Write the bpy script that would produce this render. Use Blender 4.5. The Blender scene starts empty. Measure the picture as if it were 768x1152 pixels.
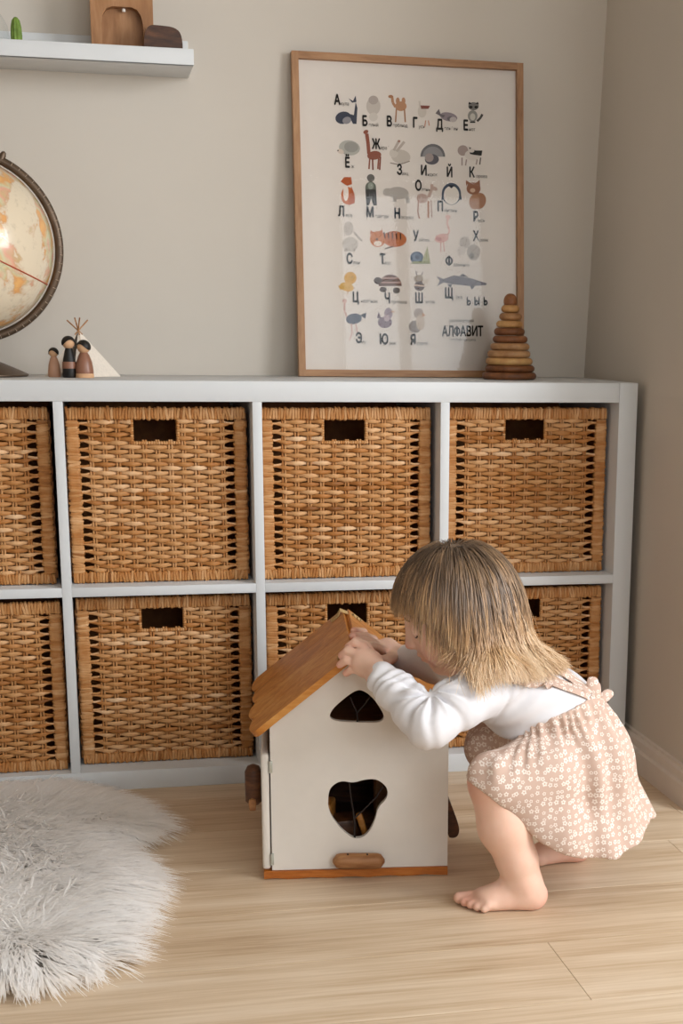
import bpy, bmesh, math, random
import numpy as np
from mathutils import Vector, Matrix
from mathutils.geometry import tessellate_polygon

random.seed(7)
RNG = np.random.default_rng(7)
scene = bpy.context.scene
COL = scene.collection

# ------------------------------------------------------------------ camera
# world: X runs along the storage unit, Y into the back wall, Z up; unit metres
F_PX, PX, PY = 1725.4, 518.93, 802.62          # focal length and principal point in the 768x1152 frame
CAM = np.array([0.4318, -2.8682, 0.8474])
YAW, PITCH, ROLL = 0.2378, -0.2418, 0.0126
_fw = np.array([math.sin(YAW)*math.cos(PITCH), math.cos(YAW)*math.cos(PITCH), math.sin(PITCH)])
_r = np.array([math.cos(YAW), -math.sin(YAW), 0.0])
_u = np.cross(_r, _fw)
_r2 = _r*math.cos(ROLL) + _u*math.sin(ROLL)
_u2 = -_r*math.sin(ROLL) + _u*math.cos(ROLL)
cam_data = bpy.data.cameras.new('camera')
cam_data.sensor_width = 36.0
cam_data.lens = F_PX/1152*36
cam_data.shift_x = -(PX-384)/1152
cam_data.shift_y = (PY-576)/1152
cam_data.clip_start = 0.05
cam = bpy.data.objects.new('camera', cam_data)
COL.objects.link(cam)
M = Matrix(((_r2[0], _u2[0], -_fw[0], CAM[0]), (_r2[1], _u2[1], -_fw[1], CAM[1]), (_r2[2], _u2[2], -_fw[2], CAM[2]), (0, 0, 0, 1)))
cam.matrix_world = M
scene.camera = cam

def ray(px, py): return _fw + _r2*(px-PX)/F_PX - _u2*(py-PY)/F_PX
def onz(px, py, z): d = ray(px, py); return CAM + d*((z-CAM[2])/d[2])
def ony(px, py, y): d = ray(px, py); return CAM + d*((y-CAM[1])/d[1])
def onplane(px, py, o, n): d = ray(px, py); return CAM + d*(((np.array(o)-CAM) @ n)/(d @ n))

# ------------------------------------------------------------------ light
scene.view_settings.view_transform = 'Standard'
scene.view_settings.look = 'None'
scene.view_settings.gamma = 1.0
scene.view_settings.exposure = -0.58
scene.view_settings.use_curve_mapping = False
scene.cycles.max_bounces = 16; scene.cycles.diffuse_bounces = 7; scene.cycles.transmission_bounces = 12
world = bpy.data.worlds.new('world')
scene.world = world
world.use_nodes = True
bg = world.node_tree.nodes['Background']
bg.inputs[0].default_value = (0.93, 0.97, 1.0, 1)
bg.inputs[1].default_value = 0.46

def area(name, loc, target, sx, sy, power, color):
    l = bpy.data.lights.new(name, 'AREA')
    l.shape = 'RECTANGLE'; l.size = sx; l.size_y = sy; l.energy = power; l.color = color
    o = bpy.data.objects.new(name, l); COL.objects.link(o)
    o.location = loc
    o.rotation_euler = (Vector(target)-Vector(loc)).to_track_quat('-Z', 'Y').to_euler()
    return o
area('window_daylight', (1.75, -4.45, 1.7), (1.75, 0, 1.6), 2.6, 1.7, 150, (0.90, 0.955, 1.0))
area('side_window_daylight', (2.9, -2.1, 1.45), (0.8, -1.0, 0.3), 1.3, 1.4, 112, (0.96, 0.98, 1.0))

# ------------------------------------------------------------------ helpers
def lin(h):
    if isinstance(h, str):
        h = h.lstrip('#'); c = [int(h[i:i+2], 16)/255 for i in (0, 2, 4)]
    else: c = [x/255 for x in h]
    return tuple([x/12.92 if x <= .04045 else ((x+.055)/1.055)**2.4 for x in c]) + (1.0,)

class MB:
    """collects verts / faces (+ a colour or a tint per vertex) for one mesh object"""
    def __init__(self): self.v = []; self.f = []; self.c = []; self.n = 0
    def add(self, V, F, c=(.5, .5, .5, 1)):
        V = np.asarray(V, float); b = self.n
        self.v.append(V); self.n += len(V)
        self.f += [tuple(int(i)+b for i in f) for f in F]
        if np.ndim(c) == 0: c = (c, c, c, 1)
        c = np.asarray(c, float)
        if c.ndim == 1: c = np.tile(c, (len(V), 1))
        self.c.append(c)
        return self
    def box(self, lo, hi, bevel=0.0, seg=2, c=.5, mtx=None):
        bm = bmesh.new(); bmesh.ops.create_cube(bm, size=1)
        lo = np.array(lo, float); hi = np.array(hi, float)
        for v in bm.verts: v.co = Vector(((lo+hi)/2 + np.array(v.co)*(hi-lo)))
        if bevel: bmesh.ops.bevel(bm, geom=bm.edges[:], offset=bevel, segments=seg, affect='EDGES', profile=.5)
        self.bm(bm, c, mtx); return self
    def bm(self, bm, c=.5, mtx=None):
        bm.verts.index_update()
        V = np.array([v.co[:] for v in bm.verts])
        if mtx is not None:
            m = np.array(mtx); V = V @ m[:3, :3].T + m[:3, 3]
        self.add(V, [[v.index for v in f.verts] for f in bm.faces], c); bm.free()
    def sweep(self, P, rx, ry=None, m=8, n=(0, 0, 1), c=.5, closed=False, caps=True):
        """tube along P; rx = radius across, ry = radius along the reference normal n"""
        P = np.asarray(P, float); k = len(P)
        rx = np.broadcast_to(np.asarray(rx, float), (k,)); ry = rx if ry is None else np.broadcast_to(np.asarray(ry, float), (k,))
        T = np.gradient(P, axis=0) if not closed else np.roll(P, -1, 0)-np.roll(P, 1, 0)
        T /= np.linalg.norm(T, axis=1)[:, None]+1e-12
        n = np.asarray(n, float); n = np.tile(n, (k, 1)) if n.ndim == 1 else n
        B = np.cross(T, n); bl = np.linalg.norm(B, axis=1)[:, None]
        B = np.where(bl < 1e-6, np.array([1., 0, 0]), B/(bl+1e-12)); N = np.cross(B, T)
        a = np.linspace(0, 2*math.pi, m, endpoint=False)
        V = P[:, None, :] + B[:, None, :]*(np.cos(a)[None, :, None]*rx[:, None, None]) + N[:, None, :]*(np.sin(a)[None, :, None]*ry[:, None, None])
        V = V.reshape(-1, 3); F = []
        for i in range(k if closed else k-1):
            i2 = (i+1) % k
            for j in range(m):
                j2 = (j+1) % m
                F.append((i*m+j, i*m+j2, i2*m+j2, i2*m+j))
        if caps and not closed:
            F.append(tuple(range(m-1, -1, -1))); F.append(tuple((k-1)*m+j for j in range(m)))
        cc = c
        if np.ndim(c) == 2: cc = np.repeat(np.asarray(c), m, 0)
        self.add(V, F, cc); return self
    def lathe(self, prof, n=32, o=(0, 0, 0), c=.5, mtx=None, sx=1, sy=1):
        a = np.linspace(0, 2*math.pi, n, endpoint=False); V = []; F = []
        for r, z in prof: V += [(math.cos(t)*r*sx, math.sin(t)*r*sy, z) for t in a]
        k = len(prof)
        for i in range(k-1):
            for j in range(n):
                j2 = (j+1) % n
                F.append((i*n+j, i*n+j2, (i+1)*n+j2, (i+1)*n+j))
        F.append(tuple(range(n-1, -1, -1))); F.append(tuple((k-1)*n+j for j in range(n)))
        V = np.array(V)
        if mtx is not None:
            m = np.array(mtx); V = V @ m[:3, :3].T + m[:3, 3]
        self.add(V+np.array(o), F, c); return self
    def prism(self, loops, fmap, d0, d1, c=.5):
        """loops: outer loop then holes, 2D; fmap(a, b, d) gives the 3D point at depth d"""
        flat = [q for L in loops for q in L]
        tris = tessellate_polygon([[Vector((a, b, 0)) for a, b in L] for L in loops])
        n = len(flat)
        V = [fmap(a, b, d0) for a, b in flat] + [fmap(a, b, d1) for a, b in flat]
        F = [tuple(t) for t in tris] + [tuple(i+n for i in reversed(t)) for t in tris]
        s = 0
        for L in loops:
            k = len(L)
            for i in range(k):
                j = (i+1) % k
                F.append((s+i, s+j, s+j+n, s+i+n))
            s += k
        bm = bmesh.new()
        vs = [bm.verts.new(v) for v in V]
        for f in F:
            try: bm.faces.new([vs[i] for i in f])
            except ValueError: pass
        bmesh.ops.recalc_face_normals(bm, faces=bm.faces[:])
        self.bm(bm, c); return self
    def mesh(self, name, smooth=True, angle=40):
        me = bpy.data.meshes.new(name)
        V = np.concatenate(self.v); me.from_pydata(V.tolist(), [], self.f)
        at = me.color_attributes.new('Col', 'FLOAT_COLOR', 'POINT')
        at.data.foreach_set('color', np.concatenate(self.c).astype(np.float32).ravel())
        if smooth:
            me.polygons.foreach_set('use_smooth', [True]*len(me.polygons))
            if angle: me.set_sharp_from_angle(angle=math.radians(angle))
        me.update(); return me

def link(name, me, mat, parent=None, world_built=False):
    o = bpy.data.objects.new(name, me); COL.objects.link(o)
    if mat is not None and len(me.materials) == 0: me.materials.append(mat)
    if parent is not None:
        o.parent = parent
        if world_built: o.matrix_parent_inverse = parent.matrix_basis.inverted()
    return o
def part(name, mb, mat, parent, smooth=True, angle=40, world_built=True):
    return link(name, mb.mesh(name, smooth, angle) if isinstance(mb, MB) else mb, mat, parent, world_built)
def tag(o, label=None, cat=None, group=None, kind=None):
    if label: o['label'] = label
    if cat: o['category'] = cat
    if group: o['group'] = group
    if kind: o['kind'] = kind
    return o
def thing(name, label, cat, loc=(0, 0, 0), rotz=0, group=None):
    o = bpy.data.objects.new(name, None); COL.objects.link(o)
    o.empty_display_size = .05; o.location = loc; o.rotation_euler = (0, 0, rotz)
    return tag(o, label, cat, group)
def sub(name, mb, mat, parent, **k):
    """sub-part of a world-built part (the part's own frame is the world frame)"""
    o = link(name, mb.mesh(name, k.get('smooth', True), k.get('angle', 40)), mat)
    o.parent = parent
    return o

# ------------------------------------------------------------------ materials
class NT:
    def __init__(self, name):
        self.m = bpy.data.materials.new(name); self.m.use_nodes = True
        self.t = self.m.node_tree; self.b = self.t.nodes['Principled BSDF']
    def n(self, ty, **k):
        x = self.t.nodes.new(ty)
        for a, b in k.items(): setattr(x, a, b)
        return x
    def l(self, a, b): self.t.links.new(a, b)
    def ramp(self, fac, stops):
        r = self.n('ShaderNodeValToRGB'); e = r.color_ramp.elements
        while len(e) < len(stops): e.new(.5)
        for x, (p, c) in zip(e, stops): x.position = p; x.color = c
        self.l(fac, r.inputs[0]); return r.outputs[0]
    def coords(self, scale=(1, 1, 1), kind='Object'):
        tc = self.n('ShaderNodeTexCoord'); mp = self.n('ShaderNodeMapping'); mp.inputs['Scale'].default_value = scale
        self.l(tc.outputs[kind], mp.inputs[0]); return mp.outputs[0]
    def noise(self, vec, scale, detail=4, rough=.5, dist=0):
        x = self.n('ShaderNodeTexNoise'); x.inputs['Scale'].default_value = scale; x.inputs['Detail'].default_value = detail
        x.inputs['Roughness'].default_value = rough; x.inputs['Distortion'].default_value = dist
        self.l(vec, x.inputs['Vector']); return x.outputs[0]
    def math(self, op, a, b=None, c=None):
        x = self.n('ShaderNodeMath', operation=op)
        for i, q in enumerate((a, b, c)):
            if q is None: continue
            if isinstance(q, (int, float)): x.inputs[i].default_value = q
            else: self.l(q, x.inputs[i])
        return x.outputs[0]
    def mix(self, fac, a, b, mode='MIX'):
        x = self.n('ShaderNodeMix', data_type='RGBA', blend_type=mode)
        for i, q in ((0, fac), (6, a), (7, b)):
            if isinstance(q, (int, float)): x.inputs[i].default_value = q
            elif isinstance(q, tuple): x.inputs[i].default_value = q
            else: self.l(q, x.inputs[i])
        return x.outputs[2]
    def bump(self, h, strength=.3, dist=.002):
        x = self.n('ShaderNodeBump'); x.inputs['Strength'].default_value = strength; x.inputs['Distance'].default_value = dist
        self.l(h, x.inputs['Height']); self.l(x.outputs[0], self.b.inputs['Normal'])
    def color(self, c):
        if isinstance(c, tuple): self.b.inputs['Base Color'].default_value = c
        else: self.l(c, self.b.inputs['Base Color'])
    def set(self, rough=.5, spec=.5, **k):
        self.b.inputs['Roughness'].default_value = rough; self.b.inputs['Specular IOR Level'].default_value = spec
        for a, b in k.items(): self.b.inputs[a].default_value = b
        return self.m
    def attr(self, out=0):
        x = self.n('ShaderNodeAttribute', attribute_name='Col'); return x.outputs[out]
    def rand(self): return self.n('ShaderNodeObjectInfo').outputs['Random']

def m_plain(name, c, rough=.5, spec=.4, var=.06, scale=40, bump=0):
    t = NT(name); v = t.noise(t.coords(), scale, 3)
    k = lin(c) if not (isinstance(c, tuple) and len(c) == 4) else c
    lo = tuple(x*(1-var) for x in k[:3])+(1,); hi = tuple(min(1, x*(1+var)) for x in k[:3])+(1,)
    t.color(t.ramp(v, [(.3, lo), (.7, hi)]))
    if bump: t.bump(v, bump, .001)
    return t.set(rough, spec)
def m_wood(name, dark, mid, light, scale=(2, 30, 30), rough=.45, grain=6, bump=.15, rnd=.15):
    t = NT(name); co = t.coords(scale)
    a = t.noise(co, 1.0, 5, .6, .8); b = t.noise(co, grain, 3, .6)
    f = t.math('ADD', t.math('MULTIPLY', a, .65), t.math('MULTIPLY', b, .35))
    if rnd: f = t.math('ADD', f, t.math('MULTIPLY', t.math('SUBTRACT', t.rand(), .5), rnd))
    t.color(t.ramp(f, [(.32, lin(dark)), (.5, lin(mid)), (.68, lin(light))]))
    t.bump(b, bump, .001)
    return t.set(rough, .35)

MAT = {}
MAT['wall'] = m_plain('wall_paint', '#c6bfb5', .85, .2, .02, 3, .02)
MAT['trim'] = m_plain('trim_paint', '#d6cdc4', .5, .3, .02)
MAT['white'] = m_plain('white_laminate', '#cbced0', .45, .35, .015, 12)
MAT['house_white'] = m_plain('house_white_paint', '#dcd6ce', .55, .3, .02, 30)
MAT['black'] = m_plain('black_paint', '#17130f', .5, .4)
MAT['metal'] = m_plain('hinge_metal', '#b9bcb4', .35, .5); MAT['metal'].node_tree.nodes['Principled BSDF'].inputs['Metallic'].default_value = .7

def m_floor():
    t = NT('oak_laminate'); co = t.coords((1, 1, 1))
    rnd = t.rand()
    off = t.n('ShaderNodeVectorMath', operation='ADD'); t.l(co, off.inputs[0])
    cb = t.n('ShaderNodeCombineXYZ'); t.l(t.math('MULTIPLY', rnd, 37), cb.inputs[0]); t.l(t.math('MULTIPLY', rnd, 11), cb.inputs[1]); t.l(cb.outputs[0], off.inputs[1])
    mp = t.n('ShaderNodeMapping'); mp.inputs['Scale'].default_value = (1.6, 22, 1); t.l(off.outputs[0], mp.inputs[0])
    mp2 = t.n('ShaderNodeMapping'); mp2.inputs['Scale'].default_value = (6, 160, 1); t.l(off.outputs[0], mp2.inputs[0])
    a = t.noise(mp.outputs[0], 1, 5, .55, .6); b = t.noise(mp2.outputs[0], 1, 4, .6, .3)
    f = t.math('ADD', t.math('ADD', t.math('MULTIPLY', a, .6), t.math('MULTIPLY', b, .4)), t.math('MULTIPLY', t.math('SUBTRACT', rnd, .5), .07))
    t.color(t.ramp(f, [(.30, lin('#a68a6c')), (.44, lin('#c2aa8d')), (.56, lin('#d0bba1')), (.72, lin('#dccbb5'))]))
    t.bump(b, .12, .001)
    return t.set(.42, .35)
MAT['floor'] = m_floor()
MAT['floor_core'] = m_plain('floor_joint', '#8d6c4b', .8, .1)

# ------------------------------------------------------------------ room shell
W, D, H = 1.47, .39, .7613                    # storage unit
YW = .395                                      # back wall plane
floor = part('floor', MB().box((-1.6, -4.7, -.08), (3.2, YW, -.0125)), MAT['floor_core'], None, False)
tag(floor, 'pale oak laminate floor of long boards', kind='structure')
PW = .2014
y = -.8905 + PW*6
row = 0
plank_mesh = {}
while y > -4.6:
    y1, y0 = min(y, YW), y-PW
    if y0 < YW:
        x = .21 - 1.29*2 - .2*((row*7) % 5)/5
        if abs(y-(-.8905)) < 1e-3: x = 1.0432-1.29*3
        while x < 3.2:
            a, b = max(x, -1.6), min(x+1.29, 3.2)
            if b-a > .05:
                key = (round(b-a, 3), round(y1-y0, 3))
                if key not in plank_mesh:
                    w, d = key
                    bm = bmesh.new(); bmesh.ops.create_cube(bm, size=1)
                    for v in bm.verts: v.co = Vector((v.co.x*(w-.0005), v.co.y*(d-.0003), v.co.z*.012))
                    bmesh.ops.bevel(bm, geom=[e for e in bm.edges if all(v.co.z > 0 for v in e.verts)], offset=.0004, segments=1, affect='EDGES')
                    mb = MB(); mb.bm(bm); plank_mesh[key] = mb.mesh('plank', False)
                o = link('plank', plank_mesh[key], MAT['floor'], floor)
                o.location = ((a+b)/2, (y0+y1)/2, -.006)
            x += 1.29
    y -= PW; row += 1

wb = part('wall_back', MB().box((-1.6, YW, -.08), (1.56, YW+.12, 2.5)), MAT['wall'], None, False)
tag(wb, 'cream painted back wall', kind='structure')
# right wall: leans very slightly outward towards the top, ends at an outer corner near the viewer
prof = [(1.487, -.0), (1.487, .74), (1.5135, 1.52), (1.546, 2.5)]
mb = MB(); V = []; F = []
for (x, z) in prof: V += [(x, -.322, z), (x, YW+.12, z), (3.2, YW+.12, z), (3.2, -.322, z)]
for i in range(3):
    for j in range(4): F.append((i*4+j, i*4+(j+1) % 4, i*4+4+(j+1) % 4, i*4+4+j))
F += [(3, 2, 1, 0), (12, 13, 14, 15)]
mb.add(V, F)
wr = part('wall_right', mb, MAT['wall'], None, False); tag(wr, 'cream painted right wall', kind='structure')
tag(part('ceiling', MB().box((-1.72, -4.7, 2.5), (3.3, YW+.12, 2.6)), MAT['wall'], None, False), 'plain pale ceiling', kind='structure')
tag(part('wall_left', MB().box((-1.72, -4.7, -.08), (-1.6, YW+.12, 2.5)), MAT['wall'], None, False), 'cream painted left wall', kind='structure')
# stepped skirting board swept round the outer corner
sk = [(0, 0), (.0155, 0), (.0155, .042), (.013, .0455), (.0095, .047), (.0095, .062), (.0065, .0655), (.0045, .067), (.0045, .072), (0, .0745)]
mb = MB(); V = []; F = []; k = len(sk)
for o_, z in sk: V.append((1.487-o_, YW, z))
for o_, z in sk: V.append((1.487-o_, -.322-o_, z))
for o_, z in sk: V.append((2.4, -.322-o_, z))
for s in range(2):
    for i in range(k):
        j = (i+1) % k; F.append((s*k+i, s*k+j, s*k+k+j, s*k+k+i))
F += [tuple(range(k)), tuple(range(3*k-1, 2*k-1, -1))]
mb.add(V, F)
tag(part('baseboard_right', mb, MAT['trim'], None, False), 'white stepped skirting board along right wall', kind='structure')

# the window behind the viewer, with sheer curtains (mirrored in the picture glass)
wn = thing('window_1', 'tall daylight window with white frame', None, (2.05, -4.38, 0)); wn['kind'] = 'structure'
for a, b in (((.37, -4.5, .52), (.45, -4.4, 2.49)), ((3.05, -4.5, .52), (3.13, -4.4, 2.49)), ((.37, -4.5, 2.42), (3.13, -4.4, 2.49)), ((.37, -4.5, .52), (3.13, -4.4, .6)), ((2.02, -4.44, .6), (2.08, -4.4, 2.42))):
    part('window_frame', MB().box(a, b, .006), MAT['trim'], wn)
tv = NT('sheer_curtain'); dfc = tv.n('ShaderNodeBsdfDiffuse'); tlc = tv.n('ShaderNodeBsdfTranslucent'); mxc = tv.n('ShaderNodeMixShader'); mxc.inputs[0].default_value = .5
dfc.inputs[0].default_value = tlc.inputs[0].default_value = (.86, .84, .8, 1)
tv.l(dfc.outputs[0], mxc.inputs[1]); tv.l(tlc.outputs[0], mxc.inputs[2]); tv.l(mxc.outputs[0], tv.t.nodes['Material Output'].inputs[0])
for i, (x0, x1, lab) in enumerate(((.85, 1.72, 'left sheer white curtain hanging behind the viewer'), (2.42, 3.18, 'right sheer white curtain hanging behind the viewer'))):
    mb = MB(); nx_ = 90; V = []; F = []
    for j in range(nx_+1):
        x = x0+(x1-x0)*j/nx_; yy = -4.3+.05*math.sin(x*42)+.02*math.sin(x*97)
        V += [(x, yy, .03), (x, yy, 2.48)]
    F = [(2*j, 2*j+2, 2*j+3, 2*j+1) for j in range(nx_)]
    q = part('curtain', mb.add(V, F), tv.m, None); tag(q, lab, 'curtain', 'curtains at the window')

# ------------------------------------------------------------------ storage unit
o, t_ = .037, .0173
cw = (W-2*o-3*t_)/4
xd = [o+cw+i*(cw+t_) for i in range(3)]
unit = thing('storage_unit', 'white cube storage unit with eight open compartments along the back wall', 'shelving unit', (W/2, 0, 0))
part('top_panel', MB().box((0, 0, H-o), (W-o-.0004, D, H), .0008), MAT['white'], unit)
part('side_panel', MB().box((W-o, 0, 0), (W, D, H+.0004), .0008), MAT['white'], unit)
part('side_panel', MB().box((-.0004, 0, 0), (o, D, H-o), .0008), MAT['white'], unit)
part('base_panel', MB().box((o, 0, 0), (W-o, D, o), .0008), MAT['white'], unit)
for x in xd: part('divider', MB().box((x, .0005, o), (x+t_, D, H-o), .0006), MAT['white'], unit)
cells = [o]+[x+t_ for x in xd]
for x in cells: part('shelf', MB().box((x, .0005, o+.335), (x+cw, D, o+.335+t_), .0006), MAT['white'], unit)

# ------------------------------------------------------------------ wicker baskets
def m_rattan():
    t = NT('rattan'); co = t.coords((1, 1, 1)); tint = t.attr(0)
    n1 = t.noise(co, 60, 4, .6); n2 = t.noise(co, 9, 3)
    f = t.math('ADD', t.math('MULTIPLY', tint, .55), t.math('ADD', t.math('MULTIPLY', n1, .25), t.math('MULTIPLY', n2, .2)))
    f = t.math('ADD', f, t.math('MULTIPLY', t.math('SUBTRACT', t.rand(), .5), .05))
    t.color(t.ramp(f, [(.22, lin('#7a4a20')), (.38, lin('#a96f38')), (.52, lin('#bb8956')), (.66, lin('#d0a375')), (.82, lin('#e3c4a0'))]))
    t.bump(n1, .25, .0008)
    return t.set(.55, .3)
MAT['rattan'] = m_rattan()
BW, BH, BD = .323, .322, .33
def basket_meshes(seed):
    rg = np.random.default_rng(seed)
    bx, bz0, bz1 = .021, .020, .021          # side borders, bottom and top borders
    hx0, hx1, hz0 = -.043+BW*.0, .035, BH-.062  # handle hole
    wx0, wx1 = -BW/2+bx, BW/2-bx
    rows, ns = 36, 11
    pitch = (BH-bz0-bz1)/rows; sp = (wx1-wx0)/(ns+.8)
    sx = [wx0+sp*(.9+i) for i in range(ns)]
    out = {}
    weave = MB()
    for r in range(rows):
        zc = bz0+pitch*(r+.5)
        spans = [(wx0-.006, wx1+.006)]
        if zc > hz0-.004: spans = [(wx0-.006, hx0-.004), (hx1+.004, wx1+.006)]
        base = rg.normal(.52, .16)
        for a, b in spans:
            n = max(8, int((b-a)/sp*7))
            xs = np.linspace(a, b, n)
            ph = (xs-sx[0])/sp*math.pi + math.pi*(r % 2)
            w = np.cos(ph)                                    # +1 over the stake, -1 behind it
            yo = -.0042*w - .001
            dl = np.minimum(xs-wx0, wx1-xs)/sp                # pairs of rows pinch together at the borders
            pin = np.clip((1.22-dl)/1.05, 0, 1); pin = pin*pin*(3-2*pin)
            s = 1 if r % 2 == 0 else -1
            zz = zc + s*pitch*.37*pin + rg.normal(0, .0005, n)*.6 + .0008*np.sin(xs*23+r*1.7+seed)
            yo = yo*(1-.8*pin)
            rz = pitch*.5*(.93+.16*w)*(1-.46*pin)
            c = np.clip(base+rg.normal(0, .06)+.10*np.sin(xs*31+seed*3+r*2.1), 0, 1)
            weave.sweep(np.stack([xs, yo, zz], 1), rz, .0019, 8, n=(0, -1, 0), c=np.stack([c, c, c, np.ones(n)], 1))
    out['woven_panel'] = weave
    st = MB()
    for i, x in enumerate(sx):
        top = BH-bz1 if not (hx0-.006 < x < hx1+.006) else hz0
        for dx in (-.0024, .0024):
            zz = np.linspace(bz0-.004, top+.004, 20)
            st.sweep(np.stack([x+dx+rg.normal(0, .0004, 20), np.full(20, -.0006), zz], 1), .0021, m=6, n=(0, -1, 0), c=rg.normal(.45, .1))
    out['stake_row'] = st
    def wrap(lo, hi, axis, pit):
        """a border bound round and round with split cane: one rounded turn after the other"""
        mb = MB(); n = int((hi[axis]-lo[axis])/pit); oth = 2-axis
        for i in range(n):
            a = lo[axis]+(i+.5)*pit+rg.normal(0, pit*.05)
            j0, j1 = rg.normal(0, .0007, 2)
            cx = (lo[oth]+hi[oth])/2; hw = (hi[oth]-lo[oth])/2
            ang = np.linspace(0, 2*math.pi, 14, endpoint=False)
            p = np.zeros((14, 3)); ct, sn = np.cos(ang), np.sin(ang)
            p[:, oth] = cx + np.sign(ct)*np.abs(ct)**.45*(hw+j0); p[:, 1] = (lo[1]+hi[1])/2 + np.sign(sn)*np.abs(sn)**.45*(hi[1]-lo[1])/2
            p[:, axis] = a + .0012*(p[:, oth]-cx)/hw*rg.normal(0, 1)
            nn = np.zeros((14, 3)); nn[:, axis] = 1
            mb.sweep(p, .0017, pit*.56, 5, n=nn, c=float(np.clip(rg.normal(.46, .13), 0, 1)), closed=True)
        core = MB().box(np.array(lo)+.0012, np.array(hi)-.0012, 0); mb.add(core.v[0], core.f, .4)
        return mb
    out['top_border'] = wrap((-BW/2, -.007, BH-bz1), (BW/2, .009, BH), 0, .0052)
    out['bottom_border'] = wrap((-BW/2, -.007, 0.002), (BW/2, .009, bz0), 0, .0052)
    out['side_border'] = wrap((-BW/2, -.006, bz0), (-BW/2+bx, .008, BH-bz1), 2, .0047)
    out['side_border.r'] = wrap((BW/2-bx, -.006, bz0), (BW/2, .008, BH-bz1), 2, .0047)
    tr = MB()
    for a, b in (((hx0-.003, hz0), (hx0-.003, BH-bz1)), ((hx1+.003, hz0), (hx1+.003, BH-bz1)), ((hx0-.006, hz0-.002), (hx1+.006, hz0-.002))):
        n = max(8, int(math.dist(a, b)/.0045))
        for i in range(n):
            q = (i+.5)/n; x = a[0]+(b[0]-a[0])*q; z = a[1]+(b[1]-a[1])*q
            along = np.array([b[0]-a[0], 0, b[1]-a[1]]); along /= np.linalg.norm(along)
            tr.sweep(np.array([(x, 0, z)-along*.0024, (x, 0, z)-along*.0012, (x, 0, z)+along*.0012, (x, 0, z)+along*.0024]), [.003, .0038, .0038, .003], [.004, .0052, .0052, .004], 8, n=(0, -1, 0), c=float(rg.normal(.5, .12)))
    out['handle_trim'] = tr
    bd = MB()  # dark tint on walls and bottom paints in the shade inside the basket
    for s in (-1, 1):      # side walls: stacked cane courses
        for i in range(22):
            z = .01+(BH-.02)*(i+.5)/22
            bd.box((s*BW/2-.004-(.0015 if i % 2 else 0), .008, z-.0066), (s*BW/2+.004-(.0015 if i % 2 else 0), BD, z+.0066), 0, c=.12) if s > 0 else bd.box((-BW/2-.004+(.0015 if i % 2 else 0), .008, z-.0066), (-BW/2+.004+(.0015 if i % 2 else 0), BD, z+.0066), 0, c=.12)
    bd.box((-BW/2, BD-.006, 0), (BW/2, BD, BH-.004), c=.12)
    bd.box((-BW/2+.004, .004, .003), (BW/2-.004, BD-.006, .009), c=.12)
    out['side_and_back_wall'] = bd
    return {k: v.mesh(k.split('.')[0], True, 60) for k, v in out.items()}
bm_var = [basket_meshes(s) for s in (3, 11, 29)]
where = ['at the left edge of the picture', 'second from the left', 'third from the left, under the framed print', 'rightmost, by the right wall']
for r in range(2):
    for c in range(4):
        if r == 1: lab = ['lower wicker basket at the left edge, behind the sheepskin', 'lower wicker basket left of the toy house, whole front in view', 'lower wicker basket half hidden behind the toy house roof', 'lower wicker basket behind the child, mostly hidden'][c]
        else: lab = 'upper row wicker basket, ' + where[c]
        root = thing('wicker_basket', lab, 'basket', (0, 0, 0), 0, 'wicker baskets in the storage unit')
        dx = [.0, -.0015, -.001, -.003][c] + [0, .001][r]
        if r == 0: dx += [-.004, -.001, -.003, .0015][c]
        root.location = (cells[c]+cw/2+dx, [[.05, .052, .048, .055], [.03, .062, .055, .05]][r][c], [o+.335+t_, o][r])
        root.rotation_euler = (0, 0, [[.01, -.004, .006, -.008], [.02, .0, .012, -.006]][r][c])
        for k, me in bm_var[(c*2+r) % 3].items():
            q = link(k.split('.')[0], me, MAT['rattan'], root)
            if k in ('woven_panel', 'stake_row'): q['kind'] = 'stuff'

# ------------------------------------------------------------------ dollhouse
MAT['honey'] = m_wood('honey_wood', '#9a5a1e', '#bd7a34', '#d29a55', (3, 40, 40), .4, 5, .15, .12)
MAT['base_wood'] = m_wood('orange_base_wood', '#8e4a16', '#b2682a', '#c67f3d', (4, 40, 40), .4, 5, .1, 0)
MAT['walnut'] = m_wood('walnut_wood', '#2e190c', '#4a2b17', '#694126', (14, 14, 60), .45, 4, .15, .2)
MAT['beech'] = m_wood('beech_wood', '#8a5a35', '#a97a50', '#bf9468', (5, 40, 40), .5, 5, .15, .15)
MAT['twig'] = m_plain('twig_bark', '#2c2320', .7, .2, .2, 60, .3)
MAT['cord'] = m_plain('natural_cord', '#b99a6c', .8, .1, .2, 300, .4)
hA = onz(297, 989, 0); hB = onz(503, 983.4, 0)
he = (hB-hA)/np.linalg.norm(hB-hA); hn = np.array([-he[1], he[0], 0])      # along the front, into the house
HWID = float(np.linalg.norm(hB-hA)); HDEP = .365
def hp(s, z, d): return tuple(hA + he*s + hn*d + np.array([0, 0, z]))
def hpix(px, py, d=0):
    q = onplane(px, py, hA+hn*d, hn); return (float((q-hA) @ he), float(q[2]))
def smooth_loop(pts, it=3):
    P = np.array(pts, float)
    for _ in range(it):
        Q = np.roll(P, -1, 0); P = np.stack([.75*P+.25*Q, .25*P+.75*Q], 1).reshape(-1, 2)
    return [tuple(p) for p in P]
house = thing('toy_house', 'white wooden toy house with honey wood gable roof on the floor before the child', 'dollhouse', tuple(hA+he*HWID/2))
mid, zpk, zev = .1465, .357, .2385
base_loop = [(0.0, .0135)] + [(HWID*i/16, .0012*math.sin(i*1.9)+.0012) for i in range(17)] + [(HWID, .0145)]
part('base_board', MB().prism([base_loop], hp, -.004, HDEP+.006), MAT['base_wood'], house)
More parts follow.
